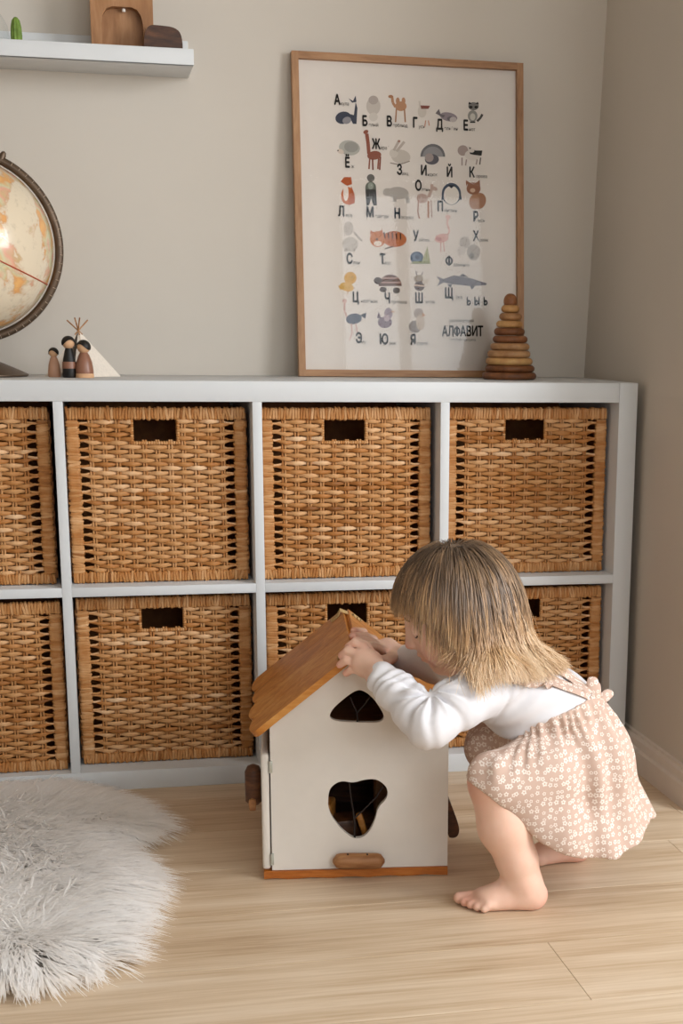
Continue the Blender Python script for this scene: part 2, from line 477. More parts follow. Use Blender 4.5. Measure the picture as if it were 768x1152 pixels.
part('inner_floor', MB().prism([[(.013, .0146), (HWID-.012, .0146), (HWID-.012, .0165), (.013, .0165)]], hp, .0115, HDEP-.0115), MAT['walnut'], house)
gable = [(.013, .0145), (HWID, .0145), (HWID, zev), (mid, zpk), (.013, zev+.0105)]
tri = smooth_loop([hpix(*q) for q in ((371, 811), (371, 800), (389, 784), (401, 776), (409, 777), (421, 786), (437, 813), (402, 813))], 3)
heart = smooth_loop([hpix(*q) for q in ((369, 893), (373, 884), (384, 878), (397, 881), (409, 877), (424, 876), (436, 886), (436, 898), (425, 908), (422, 923), (413, 940), (399, 945), (383, 933), (369, 913))], 3)
fw_ = part('front_wall', MB().prism([gable, tri, heart], hp, 0, .011), MAT['house_white'], house, angle=30)
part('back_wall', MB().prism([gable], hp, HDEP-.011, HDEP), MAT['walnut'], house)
part('side_wall', MB().prism([[(HWID-.011, .0145), (HWID, .0145), (HWID, zev), (HWID-.011, zev)]], hp, .011, HDEP-.011), MAT['house_white'], house)
part('upper_floor', MB().prism([[(.014, .222), (HWID-.012, .222), (HWID-.012, .23), (.014, .23)]], hp, .012, HDEP-.012), MAT['beech'], house)
# door panel closing the left side, hinged on the front edge
def hmat(s, z, d): return Matrix(((he[0], hn[0], 0, (hA+he*s+hn*d)[0]), (he[1], hn[1], 0, (hA+he*s+hn*d)[1]), (0, 0, 1, z), (0, 0, 0, 1)))
dr = part('door', MB().box((-.0063, -.001, -.0955), (.0063, HDEP-.005, .0955), .0045, 3, mtx=hmat(.0046, .1115, .0)), MAT['house_white'], house)
for z in (.186, .0335):
    sub('hinge', MB().box((-.0028, -.0018, -.0095), (.0028, .002, .0095), .0008, mtx=hmat(.0135, z, -.0005)).sweep([hp(.0122, z-.0095, -.002), hp(.0122, z+.0095, -.002)], .0016, m=8, n=(1, 0, 0)), MAT['metal'], dr)
hb = MB(); pr_ = [(.0005, -.034), (.008, -.033), (.0135, -.027), (.0138, 0), (.0138, .022), (.0095, .031), (.003, .034), (.0005, .0343)]
hb.lathe(pr_, 20, hp(-.0150, .140, .06)); hk = sub('door_handle', hb, MAT['walnut'], dr)
hk['label'] = 'dark walnut handle with a small wooden knob'
sub('handle_knob', MB().lathe([(.0005, -.012), (.005, -.011), (.0065, 0), (.005, .007), (.0005, .009)], 14, hp(-.017, .112, .047)), MAT['beech'], dr)
# leaning plank bracket on the right wall
br = MB()
L = smooth_loop([(0.002, .114), (.006, .114), (.0235, .068), (.0225, .052), (.014, .047), (.003, .050)], 2)
br.prism([[(HWID+a, b) for a, b in L]], hp, .04, .115)
part('side_bracket', br, MAT['walnut'], house)
# Y-shaped twigs as glazing bars
def twig(name, paths):
    mb = MB()
    for pts, r0, r1 in paths:
        P = np.array([hp(*hpix(*q), .004) for q in pts]); n = 14
        tt = np.linspace(0, 1, n); idx = tt*(len(P)-1); i0 = np.minimum(idx.astype(int), len(P)-2); fr = (idx-i0)[:, None]
        Q = P[i0]*(1-fr)+P[i0+1]*fr; Q += RNG.normal(0, .0004, Q.shape)
        mb.sweep(Q, np.linspace(r0, r1, n), m=7, n=tuple(hn))
    sub(name, mb, MAT['twig'], fw_)
twig('window_twig', [(((402, 815), (402, 803), (394, 785)), .0017, .0011), (((402, 803), (410, 793), (416, 785)), .0013, .0009)])
twig('window_twig', [(((399, 945), (399, 921), (395, 900), (393, 880)), .0019, .0011), (((399, 921), (412, 909), (424, 897), (433, 882)), .0014, .001)])
sl = MB(); n = 15
pa = np.array([hp(*hpix(x, 966), -.011) for x in np.linspace(374, 432, n)])
rr = np.sqrt(np.clip(1-np.abs(np.linspace(-1, 1, n))**8, .05, 1))
sl.sweep(pa, .0132*rr, .0115*rr, 14, n=tuple(-hn))
sb = part('window_sill', sl, MAT['beech'], fw_.parent, angle=70); sb['label'] = 'rounded natural wood sill with two drilled holes'
for x in (391, 413):
    q = np.array(hp(*hpix(x, 961, -.021), -.0212)); sub('drilled_hole', MB().lathe([(.0014, -.001), (.0014, .001)], 10, mtx=Matrix.Translation(q) @ Matrix(((1, 0, 0, 0), (0, 0, -1, 0), (0, 1, 0, 0), (0, 0, 0, 1)))), MAT['black'], sb)
# roof: four boards a side, rounded lower ends, laced together over the ridge with cord
ang = math.atan2(zpk-zev, HWID-mid)
RT, rl = .0105, .200
boards = 4; d_lo, d_hi = -.016, HDEP+.014; bwid = (d_hi-d_lo)/boards
def roof_pt(side, s, d, h):
    """s down the slope from the ridge, h above the underside"""
    cs, sn = math.cos(ang), math.sin(ang)
    x = s*cs + h*sn*1.0; z = -s*sn + h*cs
    return hp(mid + side*x, zpk+.003+z, d)
for side in (-1, 1):
    for k in range(boards):
        d0 = d_lo+k*bwid+.0006; d1 = d0+bwid-.0012; dm = (d0+d1)/2
        jit = [.0, .004, -.001, .003][k]
        loop = [(-.002, d0), (-.002, d1)] + [(rl-.012+jit+.016*math.sin(a), dm+(d1-d0)/2*math.cos(a)) for a in np.linspace(0, math.pi, 13)]
        mb = MB(); mb.prism([loop], lambda a, b, h: roof_pt(side, a, b, h), .0, RT)
        part('roof_board', mb, MAT['honey'], house, angle=35)
def lacing(dc):
    mb = MB()
    for i in range(5):
        d0 = dc-.011+i*.0055
        P = [roof_pt(-1, .022+.003*(i % 2), d0, RT+.0008), roof_pt(-1, .010, d0+.001, RT+.001), roof_pt(-1, .0, d0+.002, RT+.0065), roof_pt(1, .010, d0+.003, RT+.001), roof_pt(1, .022+.003*((i+1) % 2), d0+.004, RT+.0008)]
        mb.sweep(P, .0013, m=6, n=tuple(hn))
    for sd in (-1, 1):
        for s in (.007, .016, .023):
            P = [roof_pt(sd, s+.002*math.sin(q*3), dc-.013+q*.0085, RT+.002+.001*math.sin(q*2)) for q in range(4)]
            mb.sweep(P, .0013, m=6, n=(0, 0, 1))
    part('ridge_lacing', mb, MAT['cord'], house)
lacing(.02); lacing(HDEP-.02)
# toys lying inside, seen through the heart window
blk = [('small plank shaped wooden toy standing inside the toy house', (.10, .0168, .07), (.012, .02, .10), .25, -.12),
       ('thick dark wooden block lying inside the toy house', (.145, .0168, .10), (.08, .05, .055), .3, 0),
       ('orange wooden peg leaning inside the toy house', (.175, .0185, .05), (.011, .011, .075), 0, -.3),
       ('low wooden block at the left inside the toy house', (.085, .0168, .11), (.06, .05, .08), -.2, 0),
       ('tall narrow wooden block at the back inside the toy house', (.205, .0168, .16), (.04, .03, .12), .1, 0)]
for i, (lab, (s, z, d), (w, dd, hh), rz, tilt) in enumerate(blk):
    ob = MB().box((-w/2, -dd/2, 0), (w/2, dd/2, hh), .004, 2).mesh('wooden_block')
    q = link('wooden_block', ob, MAT['honey'] if i in (2, 3) else MAT['walnut'] if i == 1 else MAT['beech'])
    q.location = hp(s, z+abs(math.sin(tilt))*w/2, d); q.rotation_euler = (0, tilt, math.atan2(he[1], he[0])+rz)
    tag(q, lab, 'toy block', 'wooden toys inside the house')

# ------------------------------------------------------------------ wall ledge
LZ, LY, LX = 1.3308, .238, .6545
lg = thing('wall_ledge', 'white picture ledge on the wall at the upper left', 'shelf', (.1, YW, LZ))
part('shelf_board', MB().box((-.5, LY, LZ), (LX, YW, LZ+.012), .001), MAT['white'], lg)
part('front_lip', MB().box((-.5, LY-.0005, LZ+.0), (LX+.0005, LY+.0115, LZ+.0285), .0012), MAT['white'], lg)
part('back_rail', MB().box((-.5, YW-.014, LZ+.012), (LX, YW, LZ+.066), .001), MAT['white'], lg)
ZT = LZ+.012
MAT['oak_toy'] = m_wood('oak_toy_wood', '#7d5434', '#9b6f49', '#b08560', (20, 20, 3), .55, 5, .15, 0)
def lp(y): return lambda a, b, d: (a, y+d, b)
ax0, ax1 = ony(103, 48, .30)[0], ony(173, 48, .30)[0]; nx0, nx1 = ony(115, 48, .30)[0], ony(161, 40, .30)[0]
at = thing('arched_wooden_toy', 'pale oak block with a rounded niche standing on the wall ledge', 'toy', ((ax0+ax1)/2, .315, ZT))
ztop = ony(135, 8, .30)[2]
nich = [(nx0, ZT+.004), (nx0, ztop-.028), (nx0+.003, ztop-.014), (nx0+.010, ztop-.004), (nx0+.020, ztop), (nx1-.020, ztop), (nx1-.010, ztop-.004), (nx1-.003, ztop-.014), (nx1, ztop-.028), (nx1, ZT+.004)]
outl = [(ax0, ZT+.0005), (ax0, ZT+.13), (ax0+.008, ZT+.145), (ax0+.03, ZT+.152), (ax1-.03, ZT+.152), (ax1-.008, ZT+.145), (ax1, ZT+.13), (ax1, ZT+.0005)]
part('arch_front', MB().prism([outl, nich], lp(.295), 0, .022), MAT['oak_toy'], at)
part('niche_back', MB().prism([[(a, b) for a, b in outl]], lp(.317), 0, .018), MAT['oak_toy'], at)
part('peg', MB().lathe([(.0005, -.003), (.0035, -.002), (.0035, .003), (.0005, .004)], 12, tuple(ony(139, 12, .309))), m_plain('white_peg', '#e6e0d6'), at)
ex0, ex1 = ony(161, 50, .275)[0], ony(205, 53, .275)[0]; ez = ony(183, 30, .275)[2]
el = smooth_loop([(ex0, ZT+.0005), (ex0+.002, ez-.014), (ex0+.012, ez), (ex0+.028, ez), (ex1-.012, ez-.002), (ex1, ez-.016), (ex1, ZT+.0005), (ex1-.012, ZT+.0005), (ex1-.02, ZT+.006), (ex0+.024, ZT+.006), (ex0+.016, ZT+.0005)], 2)
q = part('walnut_animal', MB().prism([el], lp(.262), 0, .026), MAT['walnut'], None); tag(q, 'small dark walnut rounded animal block beside the oak block on the ledge', 'toy')
MAT['glass'] = None
gt = NT('clear_glass'); nb = gt.n('ShaderNodeBsdfTransparent'); gl = gt.n('ShaderNodeBsdfGlossy'); gl.inputs['Roughness'].default_value = .03
nb.inputs[0].default_value = (.985, .985, .98, 1)
fr = gt.n('ShaderNodeFresnel'); fr.inputs[0].default_value = 1.31; mx = gt.n('ShaderNodeMixShader')
gt.l(fr.outputs[0], mx.inputs[0]); gt.l(nb.outputs[0], mx.inputs[1]); gt.l(gl.outputs[0], mx.inputs[2]); gt.l(mx.outputs[0], gt.t.nodes['Material Output'].inputs[0])
MAT['glass'] = gt.m
g2 = NT('thin_glass'); n2 = g2.n('ShaderNodeBsdfTransparent'); l2 = g2.n('ShaderNodeBsdfGlossy'); l2.inputs['Roughness'].default_value = .05
n2.inputs[0].default_value = (.97, .98, .98, 1); w2 = g2.n('ShaderNodeLayerWeight'); x2 = g2.n('ShaderNodeMixShader')
g2.l(g2.math('ADD', .03, g2.math('MULTIPLY', g2.math('POWER', w2.outputs['Facing'], 4), .5)), x2.inputs[0]); g2.l(n2.outputs[0], x2.inputs[1]); g2.l(l2.outputs[0], x2.inputs[2]); g2.l(x2.outputs[0], g2.t.nodes['Material Output'].inputs[0])
gx = ony(-14, 40, .30)[0]
q = part('glass_dome', MB().lathe([(.038, 0), (.039, .03), (.036, .05), (.026, .068), (.010, .078), (.0005, .08)], 28, (gx, .31, ZT+.0005)), g2.m, None)
tag(q, 'clear glass dome at the left edge of the wall ledge', 'glass dome')
kx = float(ony(18.5, 40, .30)[0])
ca = thing('cactus_figure', 'small green cactus figure on a white foot on the wall ledge', 'ornament', (kx, .30, ZT))
mb = MB(); ringsn = 15; a = np.linspace(0, 2*math.pi, 40, endpoint=False); V = []
hh_ = float(ony(18.5, 19, .30)[2]-ZT-.0035)
prof = [(.004, 0), (.0085, .003), (.0095, .2*hh_), (.0098, .5*hh_), (.009, .72*hh_), (.0068, .9*hh_), (.003, .985*hh_), (.0003, hh_)]
for r_, z_ in prof: V += [(kx+math.cos(t)*r_*(1+.07*math.cos(10*t)), .30+math.sin(t)*r_*(1+.07*math.cos(10*t)), ZT+.0035+z_) for t in a]
F = [(i*40+j, i*40+(j+1) % 40, (i+1)*40+(j+1) % 40, (i+1)*40+j) for i in range(len(prof)-1) for j in range(40)]
mb.add(V, F); part('stem', mb, m_plain('cactus_green', '#6f8a3c', .6, .3, .25, 90), ca)
part('foot', MB().lathe([(.011, 0), (.0145, .001), (.0145, .003), (.011, .0036)], 24, (kx+.003, .30, ZT)), m_plain('white_ceramic', '#dedad2', .3, .5), ca)

# ------------------------------------------------------------------ globe
gc = np.array([.228, .215, .996]); GR = .157
gb = thing('desk_globe', 'antique coloured desk globe in a bronze meridian arm at the left edge', 'globe', (gc[0], gc[1], H))
def m_globe():
    t = NT('globe_map'); co = t.coords((1, 1, 1)); 
    off = t.n('ShaderNodeVectorMath', operation='ADD'); off.inputs[1].default_value = (3.1, .4, 1.3); t.l(co, off.inputs[0])
    big = t.noise(off.outputs[0], 9, 5, .6, .4); sm = t.noise(off.outputs[0], 55, 4, .7); reg = t.noise(off.outputs[0], 16, 2, .5)
    land = t.ramp(reg, [(.36, lin('#e3b06a')), (.45, lin('#dba063')), (.52, lin('#c9c6a0')), (.6, lin('#dca48c')), (.68, lin('#c8b184'))])
    msk = t.ramp(big, [(.47, (0, 0, 0, 1)), (.49, (1, 1, 1, 1))]); edge = t.ramp(big, [(.445, (0, 0, 0, 1)), (.48, (1, 1, 1, 1)), (.51, (0, 0, 0, 1))])
    c = t.mix(msk, lin('#dccdb4'), land); c = t.mix(t.math('MULTIPLY', edge, .35), c, lin('#b5825a'))
    c = t.mix(t.math('MULTIPLY', t.ramp(sm, [(.55, (0, 0, 0, 1)), (.7, (1, 1, 1, 1))]), .3), c, lin('#8d7f6a'))
    t.color(c); t.set(.22, .5)
    t.b.inputs['Coat Weight'].default_value = .3
    return t.m
s = np.linspace(-math.pi/2, math.pi/2, 40)
tilt = math.radians(25)
GM = Matrix.Translation(gc) @ Matrix.Rotation(tilt, 4, 'Y')
gball = link('globe_ball', MB().lathe([(max(.0003, GR*math.cos(q)), GR*math.sin(q)) for q in s], 64).mesh('globe_ball', True, 0), m_globe(), gb)
gball.matrix_parent_inverse = gb.matrix_basis.inverted(); gball.matrix_basis = GM
eq = MB(); an = np.linspace(0, 2*math.pi, 96, endpoint=False)
eq.sweep([(math.cos(a)*(GR+.0002), math.sin(a)*(GR+.0002), 0) for a in an], .0009, .0014, 6, n=(0, 0, 1), closed=True)
e_ = link('equator_line', eq.mesh('equator_line'), m_plain('red_ink', '#a8482a', .4), gball)
MAT['bronze'] = m_plain('aged_bronze', '#5d4c3d', .42, .5, .15, 60, .1); MAT['bronze'].node_tree.nodes['Principled BSDF'].inputs['Metallic'].default_value = .55
ma = MB(); an = np.linspace(math.pi/2+.09, -math.pi/2-.09, 60)
R0 = .167
ma.sweep([tuple(GM @ Vector((math.cos(a)*R0, 0, math.sin(a)*R0))) for a in an], .0078, .0065, 8, n=(0, 1, 0))
mer = part('meridian_arm', ma, MAT['bronze'], gb, angle=60)
tk = MB()
for k in range(33):
    a = math.pi/2-.12-k*(math.pi-.24)/32; r1, r2 = (.168, .1735)
    p1, p2 = GM @ Vector((math.cos(a)*r1, -.0066, math.sin(a)*r1)), GM @ Vector((math.cos(a)*r2, -.0066, math.sin(a)*r2))
    tk.sweep([tuple(p1), tuple(p2)], .0006, m=4, n=(0, 1, 0))
sub('degree_mark', tk, m_plain('pale_engraving', '#a89683'), mer)
for sgn in (1, -1): part('axis_pin', MB().lathe([(.0005, -.010), (.006, -.009), (.006, .004), (.004, .010), (.0005, .012)], 16, mtx=GM @ Matrix.Translation((0, 0, sgn*(R0+.006)))), MAT['bronze'], gb)
part('stand_base', MB().lathe([(.097, 0), (.1, .002), (.1, .004), (.088, .010), (.05, .026), (.022, .034), (.014, .04), (.012, .075)], 48, (gc[0], gc[1], H+.0003)), MAT['bronze'], gb, angle=30)

# ------------------------------------------------------------------ little tent and peg dolls
MAT['canvas'] = m_plain('natural_canvas', '#ddd3c6', .85, .1, .05, 200, .2)
ty = .235
apx = ony(88, 371, ty); tR = ony(136, 418, ty-.03); tL = ony(50, 418, ty-.02)
tn = thing('toy_tent', 'miniature cream canvas tent with crossed poles behind the peg dolls', 'toy tent', (float(apx[0]), ty, H))
zb = H+.0005
corn = [np.array([tL[0], ty-.02, zb]), np.array([apx[0]+.018, ty-.058, zb]), np.array([tR[0], ty+.0, zb]), np.array([apx[0]-.012, ty+.06, zb])]
ap = np.array([apx[0], ty, apx[2]]); mb = MB()
def panel(a, b, bow):
    V = []; F = []; n = 8
    for i in range(n+1):
        u = i/n
        for j in range(n+1):
            w = j/n; base = a*(1-w)+b*w; p = ap*(1-u)+base*u
            nrm = np.cross(b-a, ap-a); nrm /= np.linalg.norm(nrm)
            p = p + nrm*bow*math.sin(math.pi*w)*u; p[2] = max(p[2], zb); V.append(p)
    for i in range(n):
        for j in range(n): F.append((i*(n+1)+j, i*(n+1)+j+1, (i+1)*(n+1)+j+1, (i+1)*(n+1)+j))
    return V, F
for i in range(4):
    a, b = corn[i], corn[(i+1) % 4]
    if i == 0:
        for (u0, u1) in ((0, .36), (.64, 1)):
            part('door_flap', MB().add(*panel(a+(b-a)*u0, a+(b-a)*u1, -.002)), MAT['canvas'], tn)
    else: mb.add(*panel(a, b, -.003))
part('canvas', mb, MAT['canvas'], tn)
for i in range(4):
    dirn = ap-corn[i]; dirn /= np.linalg.norm(dirn)
    off = np.array([[.0015, 0, 0], [0, .0015, 0], [-.0015, 0, 0], [0, -.0015, 0]])[i]
    part('pole', MB().sweep([ap+off*.3-dirn*.012, ap+off, ap+off+dirn*(.026+.004*(i % 2))*np.array([1.1, 1, .9])], .0014, m=7, n=(0, 1, 0)), MAT['beech'], tn)
MAT['skin_wood'] = m_plain('bare_wood_face', '#cda27c', .5, .3, .05)
def doll(label, px, y, toppx, br, hr, bodycol, hair_front, belt=None, foot=None, topcol=None):
    x = float(ony(px, 420, y)[0]); ht = float(ony(px, toppx, y)[2])-H
    d = thing('peg_doll', label, 'peg doll', (x, y, H), 0, 'peg dolls in front of the tent')
    zh = ht-hr*1.05; o0 = (x, y, H+.0003); zn = zh-hr*.75
    part('body', MB().lathe([(br*.93, 0), (br, .002), (br*1.0, zn*.3), (br*.88, zn*.6), (br*.6, zn*.88), (hr*.5, zn), (hr*.45, zn+.002)], 28, o0), bodycol, d, angle=60)
    part('head', MB().lathe([(max(.0003, hr*math.cos(q)), zh+hr*math.sin(q)) for q in np.linspace(-1.5, 1.5, 16)], 28, o0), MAT['skin_wood'], d)
    hm = MB(); V = []; F = []; n, m = 12, 32
    for i in range(n+1):
        th = math.pi*.5*i/n*1.25
        for j in range(m):
            a = 2*math.pi*j/m
            front = max(0, -math.sin(a+hair_front))
            t2 = th*(1-.42*front**2)
            V.append((x+math.sin(t2)*math.cos(a)*hr*1.09, y+math.sin(t2)*math.sin(a)*hr*1.09, H+zh+math.cos(t2)*hr*1.09))
    for i in range(n):
        for j in range(m): F.append((i*m+j, i*m+(j+1) % m, (i+1)*m+(j+1) % m, (i+1)*m+j))
    hm.add(V, F)
    hm.lathe([(.0004, -hr*.3), (hr*.35, -hr*.1), (hr*.3, hr*.3), (.0004, hr*.42)], 14, (x-hr*.7*math.sin(hair_front)-hr*.2, y+hr*.95, H+zh+hr*.25))
    part('hair', hm, MAT['black'], d)
    if belt: part('belt', MB().lathe([(br*.99, zn*.3), (br*1.035, zn*.31), (br*1.0, zn*.52), (br*.94, zn*.53)], 28, o0), belt, d)
    if foot: part('bare_foot', MB().lathe([(br*1.0, .0), (br*1.03, .0015), (br*1.02, .0075), (br*.97, .008)], 28, o0), foot, d)
    return d
m_pink = m_plain('doll_pink_brown', '#b98d72', .45, .4); m_brown = m_plain('doll_brown', '#8a5f4a', .35, .4)
doll('small peg doll in a pale brown dress, left of the dark one', 61.3, .185, 391, .0115, .0088, m_pink, .35)
doll('tall peg doll dressed in black with a brown belt, in the middle', 78.5, .155, 378, .0128, .0118, MAT['black'], -.3, belt=m_brown)
doll('peg doll in a glossy brown dress, right of the dark one', 95.3, .15, 382.5, .0165, .0122, m_brown, .7, foot=MAT['skin_wood'])

# ------------------------------------------------------------------ ring pyramid
pyx, pyy = 1.2655, .2
py_ = thing('stacking_pyramid', 'wooden ring stacking pyramid standing before the framed print', 'stacking toy', (pyx, pyy, H))
pxs = [(426.5, 418.5, 31, 1), (418.5, 410.5, 28, 0), (410.5, 402.3, 27, 3), (402.3, 394, 24.3, 2), (394, 385.8, 22.3, 2), (385.8, 377.5, 20, 1), (377.5, 368.7, 17.3, 0), (368.7, 360.5, 15.2, 3), (360.5, 351.8, 13, 2), (351.8, 343, 10.4, 3)]
zz = [H+.0003]
for a, b, r_, tn_ in pxs: zz.append(float(ony(572, b, pyy)[2]))
zz = [H+.0003+(z-zz[0])*( (zz[-1]-H-.0003)/(zz[-1]-zz[0]) ) for z in zz]
rw = [m_wood('ring_wood', *cs, (30, 30, 30), .5, 3, .1, .2) for cs in (('#4c2a14', '#643a1e', '#7d4e2b'), ('#5e3820', '#7b4c2c', '#93623c'), ('#7d5634', '#996f48', '#ad845b'), ('#8f6437', '#ad7f4e', '#c0965f'))]
pm = 1/ (F_PX/ float((np.array([pyx, pyy, .85])-CAM) @ _fw))
for i, (a, b, r_, tn_) in enumerate(pxs):
    r = r_*pm; z0, z1 = zz[i], zz[i+1]-.0003; h = z1-z0; e = h*.5
    p = [(r-e*1.0, z0)] + [(r-e+e*math.cos(q), z0+e+e*math.sin(q)) for q in np.linspace(-1.3, 1.3, 7)] + [(r-e, z1), (.004, z1)]
    mb = MB().lathe(p, 36, (0, 0, 0), sx=1+.012*math.sin(i*2.3), sy=1)
    mb.v = [v+np.array([pyx+.0012*math.sin(i*1.7), pyy, 0]) for v in mb.v]
    part('ring', mb, rw[tn_], py_, angle=60)
r = 7.6*pm; zt = float(ony(572, 330.2, pyy)[2]); z0 = zz[-1]
part('top_knob', MB().lathe([(r*.93, z0), (r, z0+.004)] + [(r*math.cos(q)**.8+1e-4, z0+.006+(zt-z0-.006)*math.sin(q)) for q in np.linspace(.15, 1.56, 10)], 28, (pyx, pyy, 0)), rw[1], py_, angle=60)

# ------------------------------------------------------------------ framed alphabet print
pBL = onz(336, 423.8, H)
th = math.atan2(.371-pBL[1], .627)
pn = np.array([0, -math.cos(th), math.sin(th)])
cor = [onplane(a, b, pBL, pn) for a, b in ((336, 423.8), (588.5, 427), (589.5, 71.5), (328.5, 57.5))]
cor[1][2] = max(cor[1][2], H)
pe = cor[1]-cor[0]; pe[2] = 0; pe[1] = 0; PWD = (np.linalg.norm(cor[1]-cor[0])+np.linalg.norm(cor[2]-cor[3]))/2; pe /= np.linalg.norm(pe)
pu = np.array([0, math.sin(th), math.cos(th)]); PHT = (np.linalg.norm(cor[3]-cor[0])+np.linalg.norm(cor[2]-cor[1]))/2
pO = cor[0]+pe*((cor[3]-cor[0]) @ pe)*.5 + np.array([0, 0, .0012])
def pp(a, b, d=0.0): return tuple(pO + pe*a + pu*b + pn*d)
def ppx(px, py):
    q = onplane(px, py, pO, pn)-pO; return np.array([q @ pe, q @ pu])
pic = thing('framed_alphabet_print', 'oak framed Cyrillic animal alphabet print leaning on the wall above the unit', 'framed print', tuple(pO))
MAT['oak_frame'] = m_wood('oak_frame_wood', '#7f5a3a', '#9c7350', '#b08862', (4, 40, 40), .5, 5, .15, .1)
MAT['oak_frame_v'] = m_wood('oak_frame_wood_upright', '#7f5a3a', '#9c7350', '#b08862', (40, 40, 4), .5, 5, .15, .1)
FW = .0135
for nm, (a0, b0, a1, b1) in (('l', (0, 0, FW, PHT)), ('r', (PWD-FW, 0, PWD, PHT)), ('b', (FW, 0, PWD-FW, FW)), ('t', (FW, PHT-FW, PWD-FW, PHT))):
    part('frame_rail', MB().prism([[(a0, b0), (a1, b0), (a1, b1), (a0, b1)]], pp, -.02, .0), MAT['oak_frame_v' if nm in 'lr' else 'oak_frame'], pic, False)
part('backing_board', MB().prism([[(FW*.5, FW*.5), (PWD-FW*.5, FW*.5), (PWD-FW*.5, PHT-FW*.5), (FW*.5, PHT-FW*.5)]], pp, -.016, -.0125), MAT['oak_frame'], pic, False)
sheet = part('print_sheet', MB().prism([[(FW-.002, FW-.002), (PWD-FW+.002, FW-.002), (PWD-FW+.002, PHT-FW+.002), (FW-.002, PHT-FW+.002)]], pp, -.0124, -.0118), m_plain('print_paper', '#d8cfc7', .8, .1, .01), pic, False)
part('glass_pane', MB().add([pp(a, b, -.007) for a, b in ((FW-.002, FW-.002), (PWD-FW+.002, FW-.002), (PWD-FW+.002, PHT-FW+.002), (FW-.002, PHT-FW+.002))], [(0, 1, 2, 3)]), MAT['glass'], pic, False)
ti = NT('printed_ink'); ti.color(ti.attr(0)); ti.set(.8, .1); MAT['ink'] = ti.m
DP = -.0117
class Art:
    """flat printed shapes, given in photograph pixels and laid on the sheet"""
    def __init__(s): s.mb = MB(); s.k = 0
    def p(s, col, *pts):
        s.k += 1; q = [ppx(*x) for x in pts]
        tr = tessellate_polygon([[Vector((a, b, 0)) for a, b in q]])
        s.mb.add([pp(a, b, DP+.00003*s.k) for a, b in q], [tuple(t) for t in tr], lin(col)); return s
    def e(s, col, cx, cy, rx, ry, rot=0):
        c, n = math.cos(math.radians(rot)), math.sin(math.radians(rot))
        return s.p(col, *[(cx+rx*math.cos(a)*c-ry*math.sin(a)*n, cy+rx*math.cos(a)*n+ry*math.sin(a)*c) for a in np.linspace(0, 2*math.pi, 18, endpoint=False)])
    def s(s, col, w, *pts):
        P = [np.array(x, float) for x in pts]
        for a, b in zip(P[:-1], P[1:]):
            d = b-a; L = np.hypot(*d)+1e-6; n = np.array([-d[1], d[0]])/L*w/2
            s.p(col, a+n, b+n, b-n, a-n)
        return s
    def done(s, name):
        o = sub(name, s.mb, MAT['ink'], sheet, smooth=False); return o
A = Art; NV, GY, PG, OR, BR, PK, BK = '#3f424f', '#6f6c6a', '#bfb5ac', '#b8673a', '#8a5640', '#d3a79b', '#22201f'
A().e(NV, 387, 131, 9, 7, -12).p(NV, (392, 126), (399, 128), (401, 113), (403, 120), (402, 138), (398, 138)).p(NV, (393, 109), (398, 112), (401, 106), (402, 113), (397, 114)).e('#8b878a', 391, 134, 5, 4, -20).done('whale_drawing')
A().e(PG, 421, 118, 8, 10).e('#aba099', 421, 111, 5.5, 5).e('#c9c0b7', 421, 130, 5, 5).done('bear_cub_drawing')
A().e('#b08465', 452, 118, 6.5, 5.5).e('#b08465', 448.5, 112, 2.2, 4).e('#b08465', 455, 112, 2.2, 4).s('#b08465', 3, (446, 119), (443, 114), (442, 107)).e('#a07355', 440.5, 107, 2.8, 1.8).s('#a07355', 1.6, (447, 121), (446, 136)).s('#a07355', 1.6, (456, 121), (457, 136)).done('camel_drawing')
A().e('#c8beb4', 476, 124, 5, 7).s('#c8beb4', 2.2, (474, 123), (473, 112)).p('#7d4b42', (474, 117), (485, 117.5), (483, 121), (475, 121)).s('#c28d76', 1.2, (480, 134), (479, 141)).s('#c28d76', 1.2, (483, 134), (484, 140)).done('goose_drawing')
A().e('#8e8287', 506, 130, 10, 5, 12).p('#6c6468', (491, 126), (495, 121), (497, 127), (502, 128), (500, 131)).e('#6c6468', 508, 132, 4, 2.4).e('#b9aeac', 511, 133, 4, 3).done('dolphin_drawing')
A().e('#8d8a84', 533, 129, 5.5, 6.5).e('#75726e', 534, 118, 6, 4.6).e(BK, 531, 119, 2, 1.5).e(BK, 537, 119, 2, 1.5).p(BK, (528, 116), (529, 113), (532, 115)).p(BK, (536, 115), (539, 113), (540, 116)).s('#4b4845', 2.6, (538, 135), (542, 131), (544, 127)).e('#c4beb4', 533, 130, 3, 4).s(BK, 1.6, (530, 136), (536, 136)).done('raccoon_drawing')
A().e('#a9a69e', 394, 165, 12, 8.5, 8).e('#94918b', 396, 164, 8, 6, 8).e('#c9b9ab', 384, 169, 4, 2.6, 20).e(BK, 381, 168, .8, .8).done('hedgehog_drawing')
A().s('#8a5140', 4, (416, 172), (415, 160), (413.5, 149)).e('#8a5140', 412.5, 147, 3, 2.2, -25).e('#8a5140', 422, 173.5, 8, 5, -8).s('#8a5140', 1.8, (417, 176), (416, 189)).s('#7a4638', 1.8, (420, 177), (420.5, 190)).s('#8a5140', 1.8, (427, 176), (426, 189)).s('#7a4638', 1.8, (429, 175), (428, 190)).done('giraffe_drawing')
A().e('#bdb3a9', 452, 175, 11, 8, 10).e('#c7beb4', 444, 171, 5, 5).s('#b3a79d', 3, (444, 168), (450, 157)).s('#b3a79d', 3, (447, 169), (456, 158)).e('#a47d70', 450, 157.5, 1.5, 1.5).s('#8d8178', 1.2, (440, 182), (450, 184), (462, 180)).done('hare_drawing')
